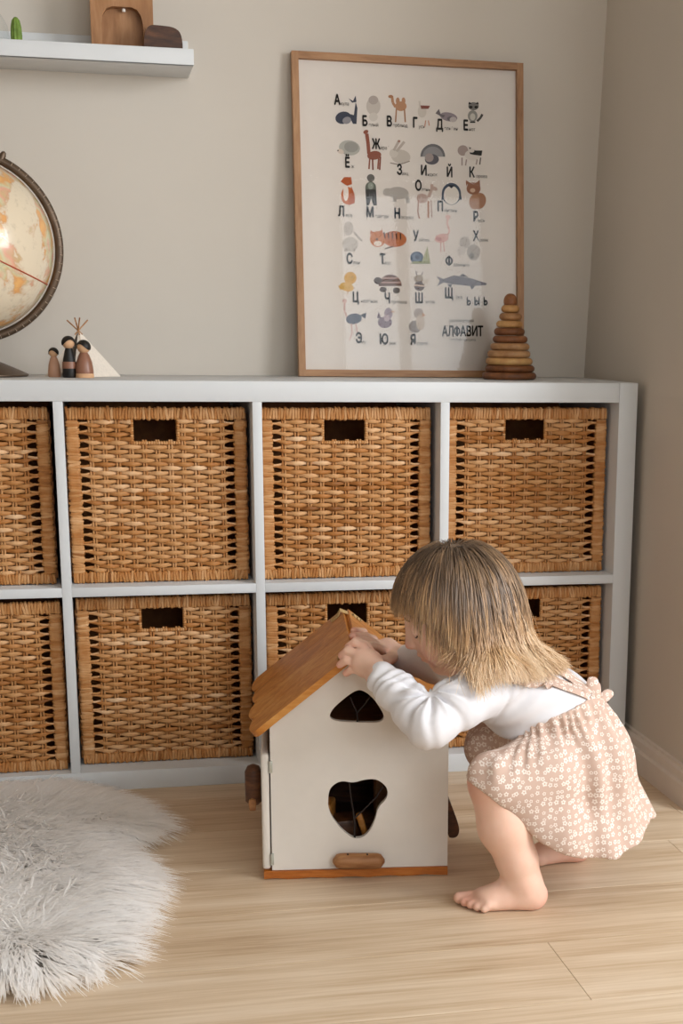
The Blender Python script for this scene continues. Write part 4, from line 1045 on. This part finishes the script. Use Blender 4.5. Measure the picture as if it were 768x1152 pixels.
for s_ in (-1, 1): bw_.sweep([hd(.0835-.006*q*q, s_*(.026+.016*q), .012+.003*(1-q*q)) for q in np.linspace(-1, 1, 9)], .0016, .0008, 6, n=hf)
sub('eyebrow', bw_, m_plain('brow_brown', '#8a6a4c'), body)
nl = MB()
for i in range(3):
    dv = tp[i]-md[i]; dv /= np.linalg.norm(dv); nl.lathe([(.0004, -.0012), (.0034, -.0004), (.003, .0008), (.0004, .0012)], 10, tuple(tp[i]+V3(0, -.0052, .002)), sx=1, sy=.5)
sub('fingernail', nl, m_plain('nail_pink', '#e0b3a2', .3), body)

# ---- white top
S_ = Field((.80, -.80, .18), (1.22, -.44, .42), .0026)
for dy in (-.028, .028): S_.cone((1.108, -.632+dy, .280), .071, (1.030, -.632+dy, .328), .062, .03)
S_.ell((1.035, -.632, .345), (.055, .085, .045), None, .03)
S_.chain([(shN+V3(.012, .012, -.004), .047), (.5*(shN+elN)+V3(0, 0, .000), .0375), (elN, .0350), (elN+(wrN-elN)*.35, .0305), (elN+(wrN-elN)*.72, .0275), (elN+(wrN-elN)*.985, .0248)], .012)
S_.chain([(shF, .043), (elF, .035), (elF+(wrF-elF)*.98, .025)], .014)
cdir = (elN-wrN)/np.linalg.norm(elN-wrN)
Vs, Fs = S_.mesh(2)
Ns = vnormals(Vs, Fs)
# creases bunch on the inside of the bent elbow and run round the sleeve
ax1_ = (elN-shN)/np.linalg.norm(elN-shN); ax2_ = (wrN-elN)/np.linalg.norm(wrN-elN)
inner = (shN-elN)/np.linalg.norm(shN-elN)+ax2_; inner /= np.linalg.norm(inner)
rel = Vs-elN; r1_ = rel @ (-ax1_); r2_ = rel @ ax2_
tpar = np.where(r2_ > r1_, r2_, -r1_)
e2_ = ax2_-(ax2_ @ inner)*inner; e2_ /= np.linalg.norm(e2_)
rc0 = Vs-(elN+inner*.034); fi, f2 = rc0 @ inner, rc0 @ e2_
rr0 = np.hypot(fi, f2); fan = np.arctan2(f2, -fi)
m_arm = (Vs[:, 1] < -.60)*sstep(1.03, .985, Vs[:, 0])
wig = np.sin(Vs[:, 0]*70+Vs[:, 2]*55+Vs[:, 1]*40)
fal = sstep(.004, .02, rr0)*np.exp(-(rr0/.062)**2)
dsp = m_arm*fal*(.0052*np.sin(fan*8.5+.9*wig)+.0022*np.sin(fan*17+1+1.3*wig))*(1-.55*np.clip(-(Ns @ inner), 0, 1))
fore = sstep(.03, .05, r2_)*(Vs[:, 0] < .93)*(Vs[:, 1] < -.60)
dsp += fore*(.0013*np.sin(r2_*330+2.5*np.sin(Vs[:, 1]*80+Vs[:, 2]*50))+.001*np.sin(r2_*190+wig))
cuff = np.exp(-((r2_-np.linalg.norm(wrN-elN)*.93)/.008)**2)*(Vs[:, 0] < .9)*(Vs[:, 1] < -.6); dsp += -.0012*cuff
tors = (Vs[:, 0] > .985)
dsp += tors*.0030*np.sin((Vs[:, 2]*1.1-Vs[:, 0]*.35)*120+2*np.sin(Vs[:, 0]*35+Vs[:, 1]*20))*sstep(.98, 1.04, Vs[:, 0])
dsp += .0018*np.exp(-((Vs[:, 0]-1.022-.25*(Vs[:, 2]-.33))/.004)**2)*(Vs[:, 1] < -.66)*-1          # armhole seam
Vs = Vs+Ns*dsp[:, None]
Vs = Vs-Ns*(.0085*sstep(.010, -.004, (Vs[:, 0]-1.0)*-.322+(Vs[:, 2]-.252)*.947)*sstep(1.035, 1.07, Vs[:, 0]))[:, None]
tw = NT('white_jersey'); nn_ = tw.noise(tw.coords((1, 1, 1)), 900, 2); tw.color(tw.mix(tw.noise(tw.coords(), 25, 2), lin('#d9d8dc'), lin('#e0dfe3'))); tw.bump(nn_, .08, .0004); tw.set(.8, .15)
tw.b.inputs['Sheen Weight'].default_value = .2
top_ = part('white_top', MB().add(Vs, Fs), tw.m, kid, True, 0); top_['label'] = 'long-sleeved white cotton top with creased sleeves'

# ---- pinafore skirt: a real shell, open at the hem
wo, wn_ = V3(1.0, -.632, .252), V3(-.322, 0, .947)
def skirt_prims(Fd, e):
    for dy in (-.024, .024): Fd.cone((1.106, -.632+dy, .288), .0755+e, (1.145, -.635+dy, .215), .086+e, .02)
    Fd.chain([((1.150, -.678, .195), .080+e), ((1.07, -.722, .198), .060+e), (knN+V3(.002, -.001, .003), .0455+e)], .02)
    Fd.chain([((1.150, -.580, .195), .080+e), (knF, .045+e)], .03)
    Fd.cone((1.135, -.632, .225), .082+e, (1.203, -.640, .045), .106+e, .03)
    Fd.cone((1.16, -.69, .17), .060+e, (1.18, -.700, .05), .078+e, .03)
    Fd.chain([((1.02, -.742, .185), .036+e), ((1.09, -.735, .12), .050+e), ((1.15, -.712, .07), .060+e)], .03)
K_ = Field((.93, -.83, .0), (1.34, -.46, .35), .003)
skirt_prims(K_, 0.0)
I_ = Field((.93, -.83, .0), (1.34, -.46, .35), .003); skirt_prims(I_, -.0065)
K_.D = np.maximum(K_.D, -I_.D)
X, Y, Z = K_.grid()
hx = [ony(a, b, -.755) for a, b in ((522, 876), (545, 891), (570, 911), (600, 941), (625, 954), (650, 961), (690, 962), (748, 938))]
hem = np.interp(X, [q[0] for q in hx], [q[2] for q in hx])+.006*sstep(-.70, -.60, Y)
K_.D = np.maximum(K_.D, (hem-Z)*.82)
K_.D = np.maximum(K_.D, ((X-wo[0])*wn_[0]+(Z-wo[2])*wn_[2])-.009)
del X, Y, Z, hem, I_
Vk, Fk = K_.mesh(2); Nk = vnormals(Vk, Fk)
wc = V3(1.105, -.632, .27)
hgt = (Vk-wo) @ wn_                                    # below the waistband: negative
phi = np.arctan2(Vk[:, 1]-wc[1], Vk[:, 0]-wc[0]-.25*(wc[2]-Vk[:, 2]))
drop = np.clip(-hgt/.17, 0, 1)
backm = sstep(1.04, 1.13, Vk[:, 0])
outm = np.sign((Nk*(Vk-V3(1.13, -.632, 0)*np.array([1, 1, 0])-np.array([0, 0, .15]))).sum(1)); outm = 1
pl = np.sin(phi*13+1.2*np.sin(drop*4+phi*2)+.6*np.sin(phi*5))
direc = np.stack([np.cos(phi), np.sin(phi), np.zeros_like(phi)], 1)
amp = (.0032+.0042*drop)*(1-.5*sstep(.6, 1, drop))*backm*sstep(0, .04, -hgt)
Vk = Vk+direc*(pl*amp)[:, None]
gat = np.exp(-((hgt+.012)/.022)**2); Vk = Vk+direc*(np.sin(phi*40+2*np.sin(phi*9))*.0034*gat)[:, None]
band = np.exp(-((hgt+.022)/.005)**2); Vk = Vk-direc*(.003*band)[:, None]
# folds of cloth running over the lap
Nk = vnormals(Vk, Fk)
def crease(pts, w, a):
    global Vk
    P = np.array([ony(x, y_, yy) for x, y_, yy in pts]); best = np.full(len(Vk), 9.)
    for p, q in zip(P[:-1], P[1:]):
        d = q-p; t = np.clip(((Vk-p) @ d)/(d @ d), 0, 1); best = np.minimum(best, np.linalg.norm(Vk-p-t[:, None]*d, axis=1))
    Vk = Vk+Nk*(a*np.exp(-(best/w)**2))[:, None]
crease([(585, 851, -.73), (612, 864, -.74), (650, 872, -.735), (690, 905, -.735)], .009, .009)
crease([(580, 858, -.74), (612, 874, -.745), (648, 886, -.74), (672, 908, -.74)], .008, -.007)
crease([(560, 852, -.745), (585, 880, -.76), (600, 910, -.76)], .012, -.003)
crease([(668, 800, -.69), (700, 860, -.70), (722, 940, -.71)], .006, .005)
crease([(650, 810, -.70), (672, 860, -.72), (690, 900, -.73)], .006, .004)
crease([(676, 800, -.68), (708, 850, -.69), (735, 935, -.69)], .006, -.004)
td = NT('daisy_cotton'); co = td.coords((1, 1, 1))
sx_ = td.n('ShaderNodeSeparateXYZ'); td.l(co, sx_.inputs[0])
ge = td.n('ShaderNodeNewGeometry'); sn_ = td.n('ShaderNodeSeparateXYZ'); td.l(ge.outputs['Normal'], sn_.inputs[0])
facx = td.math('GREATER_THAN', td.math('ABSOLUTE', sn_.outputs[0]), td.math('MULTIPLY', td.math('ABSOLUTE', sn_.outputs[1]), 1.3))
facz = td.math('GREATER_THAN', td.math('ABSOLUTE', sn_.outputs[2]), .8)
ua = td.math('ADD', td.math('MULTIPLY', sx_.outputs[0], td.math('SUBTRACT', 1, facx)), td.math('MULTIPLY', sx_.outputs[1], facx))
ub = td.math('ADD', td.math('MULTIPLY', sx_.outputs[2], td.math('SUBTRACT', 1, facz)), td.math('MULTIPLY', sx_.outputs[1], facz))
cb_ = td.n('ShaderNodeCombineXYZ'); td.l(ua, cb_.inputs[0]); td.l(ub, cb_.inputs[1])
SCV = 100
vo = td.n('ShaderNodeTexVoronoi', voronoi_dimensions='2D'); vo.inputs['Scale'].default_value = SCV; vo.inputs['Randomness'].default_value = .62; td.l(cb_.outputs[0], vo.inputs['Vector'])
sc_ = td.n('ShaderNodeVectorMath', operation='SCALE'); sc_.inputs['Scale'].default_value = 1.0; td.l(cb_.outputs[0], sc_.inputs[0])
df_ = td.n('ShaderNodeVectorMath', operation='SUBTRACT'); td.l(sc_.outputs[0], df_.inputs[0]); td.l(vo.outputs['Position'], df_.inputs[1])
sp_ = td.n('ShaderNodeSeparateXYZ'); td.l(df_.outputs[0], sp_.inputs[0]); ang_ = td.math('ARCTAN2', sp_.outputs[1], sp_.outputs[0])
scol = td.n('ShaderNodeSeparateXYZ'); td.l(vo.outputs['Color'], scol.inputs[0])
lobes = td.math('ADD', .31, td.math('MULTIPLY', td.math('COSINE', td.math('ADD', td.math('MULTIPLY', ang_, 5), td.math('MULTIPLY', scol.outputs[0], 6))), .06))
dist = vo.outputs['Distance']
pet = td.math('MULTIPLY', td.math('GREATER_THAN', dist, .13), td.math('LESS_THAN', dist, td.math('MULTIPLY', lobes, td.math('ADD', .75, td.math('MULTIPLY', scol.outputs[1], .45)))))
basec = td.mix(td.noise(co, 18, 3), lin('#c0a494'), lin('#ccb2a4')); td.color(td.mix(td.math('MULTIPLY', pet, .85), basec, lin('#ece2d9')))
td.bump(td.noise(co, 700, 2), .1, .0005); td.set(.85, .1)
dress = part('pinafore_skirt', MB().add(Vk, Fk), td.m, kid, True, 0); dress['label'] = 'beige pinafore skirt printed with small white daisies'

def ribbon(P, w, nrm, wav=0, wn=0, th_=.0016, m=40):
    P = np.array(P, float); t = np.linspace(0, 1, m)*(len(P)-1); i = np.minimum(t.astype(int), len(P)-2); f_ = (t-i)[:, None]
    Pm = P[np.maximum(i-1, 0)]; P0 = P[i]; P1 = P[i+1]; P2 = P[np.minimum(i+2, len(P)-1)]
    Q = .5*((2*P0)+(-Pm+P1)*f_+(2*Pm-5*P0+4*P1-P2)*f_**2+(-Pm+3*P0-3*P1+P2)*f_**3)
    nrm = np.array(nrm, float); nrm = nrm/np.linalg.norm(nrm)
    if wav: Q = Q+nrm*(wav*np.sin(np.linspace(0, wn*2*math.pi, m)))[:, None]
    return Q, nrm
from mathutils.bvhtree import BVHTree
bv = BVHTree.FromPolygons([tuple(v) for v in Vs], [tuple(int(i) for i in f) for f in Fs])
def onshirt(px, py, lift=.002):
    d = Vector(ray(px, py)).normalized(); h_, nr_, _, _ = bv.ray_cast(Vector(CAM), d)
    if h_ is None:
        h_, nr_, _, _ = bv.find_nearest(Vector(ony(px, py, -.64)))
    return np.array(h_)+np.array(nr_)*lift, np.array(nr_)
def cloth_strip(pa, pb, m=44, k_=5, wave=0.0, wn=0, th_=.0014, lift=.0022):
    """a strip of cloth lying on the top between two pixel polylines, optionally ruffled"""
    out = []
    def interp(P, t): x = np.array([q[0] for q in P], float); y_ = np.array([q[1] for q in P], float); s0 = np.linspace(0, 1, len(P)); return np.interp(t, s0, x), np.interp(t, s0, y_)
    V = []; NN = []
    for i in range(m):
        t = i/(m-1); a_ = interp(pa, t); b_ = interp(pb, t)
        for j in range(k_):
            w = j/(k_-1); pt, nr_ = onshirt(a_[0]*(1-w)+b_[0]*w, a_[1]*(1-w)+b_[1]*w, lift)
            V.append(pt+nr_*(wave*w*(1+math.sin(t*wn*2*math.pi)))); NN.append(nr_)
    V = np.array(V); NN = np.array(NN); nV = len(V)
    for _ in range(2):
        G = V.reshape(m, k_, 3); G[1:-1] = .5*G[1:-1]+.25*(G[:-2]+G[2:]); V = G.reshape(-1, 3)
    F = [(i*k_+j, i*k_+j+1, (i+1)*k_+j+1, (i+1)*k_+j) for i in range(m-1) for j in range(k_-1)]
    return np.concatenate([V, V+NN*th_]), F+[tuple(x+nV for x in f[::-1]) for f in F]
part('shoulder_strap', MB().add(*cloth_strip(((662, 779), (635, 768), (610, 757), (590, 748), (560, 738)), ((660, 787), (632, 777), (604, 768), (584, 758), (556, 746)), wave=.0005, wn=3)), td.m, kid, True, 0)
part('shoulder_strap', MB().add(*cloth_strip(((665, 778), (648, 764), (632, 751), (618, 741)), ((660, 783), (643, 771), (626, 758), (612, 749)), wave=.0005, wn=3)), td.m, kid, True, 0)
part('ruffle', MB().add(*cloth_strip(((533, 746), (545, 742), (562, 742), (582, 748), (604, 760), (622, 770)), ((535, 760), (546, 758), (562, 762), (577, 771), (596, 772), (618, 777)), m=110, k_=6, wave=.0048, wn=10)), td.m, kid, True, 0)
bo = MB(); kc = ony(672, 793, -.685)
bo.lathe([(.0005, -.011), (.009, -.009), (.0125, 0), (.009, .009), (.0005, .011)], 16, tuple(kc), sx=1, sy=.8)
def loop_(pts, r_, w_):
    Q, nr = ribbon([ony(*p) for p in pts], 0, (.2, -.95, .2), m=26); bo.sweep(Q, r_*np.sin(np.linspace(.25, 2.75, 26))**.8, w_, 10, n=nr)
loop_([(672, 793, -.688), (669, 780, -.690), (667, 769, -.688), (668, 763, -.684)], .0125, .005)
loop_([(673, 792, -.680), (681, 783, -.675), (688, 780, -.668)], .009, .004)
loop_([(674, 796, -.690), (684, 804, -.692), (692, 815, -.692), (697, 830, -.692)], .0105, .0022)
loop_([(672, 797, -.690), (677, 812, -.700), (680, 828, -.708)], .0085, .0020)
part('back_bow', bo, td.m, kid, True, 60)

# ---- hair: combed from the crown, falling by gravity round head, neck and shoulders
cr = -.30*hf+.94*hu+.04*hl; cr /= np.linalg.norm(cr)
NHAIR = 14000
rg = np.random.default_rng(4)
q = rg.normal(0, 1, (NHAIR*4, 3)); q /= np.linalg.norm(q, axis=1)[:, None]
qf, ql, qu = q[:, 0], q[:, 1], q[:, 2]
ok = (qu > -.45) & ~((qf > .30) & (qu < .46)) & ~((qf > .0) & (qu < .02)) & ((qu > -.1) | (qf < -.2))
q = q[ok][:NHAIR]; n = len(q)
wd_ = q[:, :1]*hf+q[:, 1:2]*hl+q[:, 2:3]*hu
rad = np.array([.088, .0755, .087])
Pn = HC+(q*rad) @ HR
tang = wd_-(wd_ @ cr)[:, None]*cr; az = tang/(np.linalg.norm(tang, axis=1)[:, None]+1e-9)
cth = (wd_ @ cr)[:, None]; dr_ = cth*az-np.sqrt(np.clip(1-cth**2, 0, 1))*cr+.12*wd_; dr_ /= np.linalg.norm(dr_, axis=1)[:, None]
front = np.clip((az @ hf-.45)/.35, 0, 1); back = np.clip((-(az @ hf)+.1)/.6, 0, 1); side_ = np.clip(1-front-back, 0, 1)
layer = .0025+.0095*rg.random(n)**1.3
SEG = 16
length = .17+.05*rg.random(n)
length = np.where(front > .5, .12+.02*rg.random(n), length); length = np.where(back > .5, .24+.05*rg.random(n), length)
# path left to travel shrinks when the root lies away from the crown
angc = np.arccos(np.clip(wd_ @ cr, -1, 1)); length = np.maximum(.03, length-np.where(back > .5, .55, .75)*angc*.08+np.where(front > .5, .012, .035))
step = length/(SEG-1)
ph1, ph2 = rg.random(n)*6.28, rg.random(n)*6.28
cid = rg.integers(0, 260, n); cph = rg.random(260)*6.28
pts = np.zeros((n, SEG, 3)); pts[:, 0] = Pn
torso_caps = [((1.0, -.70, .352), (.94, -.72, .31), .044), ((1.108, -.66, .280), (1.030, -.66, .328), .079), ((1.108, -.604, .280), (1.030, -.604, .328), .079), (tuple(shN), tuple(elN), .052), ((1.0, -.70, .345), (1.03, -.56, .345), .058), ((.975, -.625, .40), (1.015, -.63, .35), .05)]
for i in range(1, SEG):
    t = i/(SEG-1)
    g = V3(0, 0, -1)*(.42+.1*side_+.25*back)[:, None]+V3(.30, 0, -.02)*(back*.25*t)[:, None]+hf*(front*.03)[:, None]
    dr_ = dr_+g*(.7+.6*t); dr_ /= np.linalg.norm(dr_, axis=1)[:, None]
    wav = np.stack([np.sin(ph1+t*9+cph[cid]), np.sin(ph2+t*7+cph[cid]*1.3), np.cos(ph1+t*8+cph[cid])], 1)*(.03+.75*back*t*t+.10*side_*t)[:, None]
    P = pts[:, i-1]+(dr_+wav)*step[:, None]
    r_ = (P-HC) @ HR.T; rr_ = rad+layer[:, None]; k0 = np.sqrt(((r_/rr_)**2).sum(1))
    hit = k0 < 1
    P[hit] = HC+((r_[hit]/k0[hit][:, None]) @ HR)
    nrm = ((r_/rr_**2) @ HR); nrm /= np.linalg.norm(nrm, axis=1)[:, None]+1e-9
    dn_ = (dr_*nrm).sum(1); fix = hit & (dn_ < 0); dr_[fix] -= nrm[fix]*dn_[fix][:, None]
    fc = ((P-hd(.035, 0, -.045)) @ HR.T)/np.array([.062, .066, .058]); k1 = np.sqrt((fc**2).sum(1)); h1 = k1 < 1
    P[h1] = hd(.035, 0, -.045)+((fc[h1]/k1[h1][:, None])*np.array([.062, .066, .058])) @ HR
    for a, b, rc in torso_caps:
        a = np.array(a); b = np.array(b); d = b-a; tt_ = np.clip(((P-a) @ d)/(d @ d), 0, 1); w = P-a-tt_[:, None]*d; L_ = np.linalg.norm(w, axis=1); rc_ = rc+layer*.5; h2 = L_ < rc_
        P[h2] += w[h2]/(L_[h2][:, None]+1e-9)*(rc_[h2]-L_[h2])[:, None]
    pts[:, i] = P
    dr_ = .6*dr_+.4*(P-pts[:, i-1])/(np.linalg.norm(P-pts[:, i-1], axis=1)[:, None]+1e-9); dr_ /= np.linalg.norm(dr_, axis=1)[:, None]
# trim: fringe above the eyes, sides at the jaw, back on the shoulders
key0 = np.round(q*5).astype(int); _, inv0 = np.unique(key0, axis=0, return_inverse=True); inv0 = inv0.ravel(); lockn = rg.normal(0, 1, inv0.max()+1)[inv0]
wisp = rg.random(n) < .13
Xp, Zp = pts[:, :, 0], pts[:, :, 2]
def ztab(tab): w = [ony(a_, b_, -.69) for a_, b_ in tab]; return [v[0] for v in w], [v[2] for v in w]
zc_ = np.where(wisp[:, None], np.interp(Xp, *ztab(((425, 678), (440, 690), (455, 705), (470, 726), (485, 755), (505, 775), (525, 770), (550, 752), (580, 750), (640, 752)))), np.interp(Xp, *ztab(((425, 675), (440, 684), (455, 688), (470, 690), (484, 694), (497, 702), (508, 718), (516, 748), (524, 768), (534, 764), (550, 748), (580, 748), (640, 752)))))
zc_ = zc_+(.004*lockn+.004*rg.normal(0, 1, n))[:, None]
stop = (Zp < zc_) | (Xp > (1.122+.012*lockn+.008*rg.normal(0, 1, n))[:, None])
stop[:, :3] = False; first = np.where(stop.any(1), stop.argmax(1), SEG-1)
par = np.linspace(0, 1, SEG)[None, :]*first[:, None]; i0 = np.minimum(par.astype(int), SEG-2); fr_ = (par-i0)[:, :, None]
ar = np.arange(n)[:, None]; pts = pts[ar, i0]*(1-fr_)+pts[ar, i0+1]*fr_
# strands gather into locks towards their tips
key = np.round(q*6.5).astype(int); _, inv = np.unique(key, axis=0, return_inverse=True); inv = inv.ravel()
ctr = np.zeros((inv.max()+1, SEG, 3)); np.add.at(ctr, inv, pts); ctr /= np.bincount(inv)[:, None, None]
tt = np.linspace(0, 1, SEG); pull = (.72*tt**1.4)[None, :, None]*rg.uniform(.35, 1, n)[:, None, None]
pts = pts*(1-pull)+ctr[inv]*pull
T = np.gradient(pts, axis=1); T /= np.linalg.norm(T, axis=2)[:, :, None]+1e-9
out = pts-HC; out /= np.linalg.norm(out, axis=2)[:, :, None]
sd = np.cross(T, out); sd /= np.linalg.norm(sd, axis=2)[:, :, None]+1e-9; up_ = np.cross(sd, T)
wdt = (.00062*(1-.75*tt**3))[None, :, None]*rg.uniform(.7, 1.25, n)[:, None, None]
Vh = np.stack([pts-sd*wdt, pts+up_*wdt*.7, pts+sd*wdt], 2).reshape(-1, 3)
bi = (np.arange(n)*SEG*3)[:, None]
Fh = []
for i in range(SEG-1):
    for a, b in ((0, 1), (1, 2)):
        Fh.append(np.concatenate([bi+i*3+a, bi+i*3+b, bi+(i+1)*3+b, bi+(i+1)*3+a], 1))
Fh = np.concatenate(Fh)
lk = rg.random(inv.max()+1)[inv]
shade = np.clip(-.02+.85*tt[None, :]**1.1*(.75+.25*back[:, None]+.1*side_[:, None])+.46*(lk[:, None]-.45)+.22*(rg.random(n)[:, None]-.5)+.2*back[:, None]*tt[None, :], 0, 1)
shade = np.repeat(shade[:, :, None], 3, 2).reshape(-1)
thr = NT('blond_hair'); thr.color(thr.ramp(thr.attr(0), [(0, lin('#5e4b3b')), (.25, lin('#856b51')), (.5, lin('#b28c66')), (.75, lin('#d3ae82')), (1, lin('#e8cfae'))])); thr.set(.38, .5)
thr.b.inputs['Anisotropic'].default_value = .5
mh = MB(); mh.add(Vh, Fh, np.stack([shade, shade, shade, np.ones_like(shade)], 1))
# scalp cap under the strands
cap = MB(); Vc = []; Fc = []; nu, nv = 26, 48
for i in range(nu+1):
    for j in range(nv):
        a_, b_ = math.pi*i/nu, 2*math.pi*j/nv
        Vc.append((math.sin(a_)*math.cos(b_), math.sin(a_)*math.sin(b_), math.cos(a_)))
Vc = np.array(Vc)
for i in range(nu):
    for j in range(nv):
        f_ = (i*nv+j, i*nv+(j+1) % nv, (i+1)*nv+(j+1) % nv, (i+1)*nv+j); c = Vc[list(f_)].mean(0)
        if c[2] > -.5 and not (c[0] > .25 and c[2] < .42) and not (c[0] > -.05 and c[2] < 0) and (c[2] > -.1 or c[0] < -.2): Fc.append(f_)
mh.add(HC+(Vc*(rad+.0015)) @ HR, Fc, .12)
hair = part('hair', mh, thr.m, kid, True, 0); hair['label'] = 'shoulder-length blond hair, darker at the crown, falling over the face'; hair['kind'] = 'stuff'
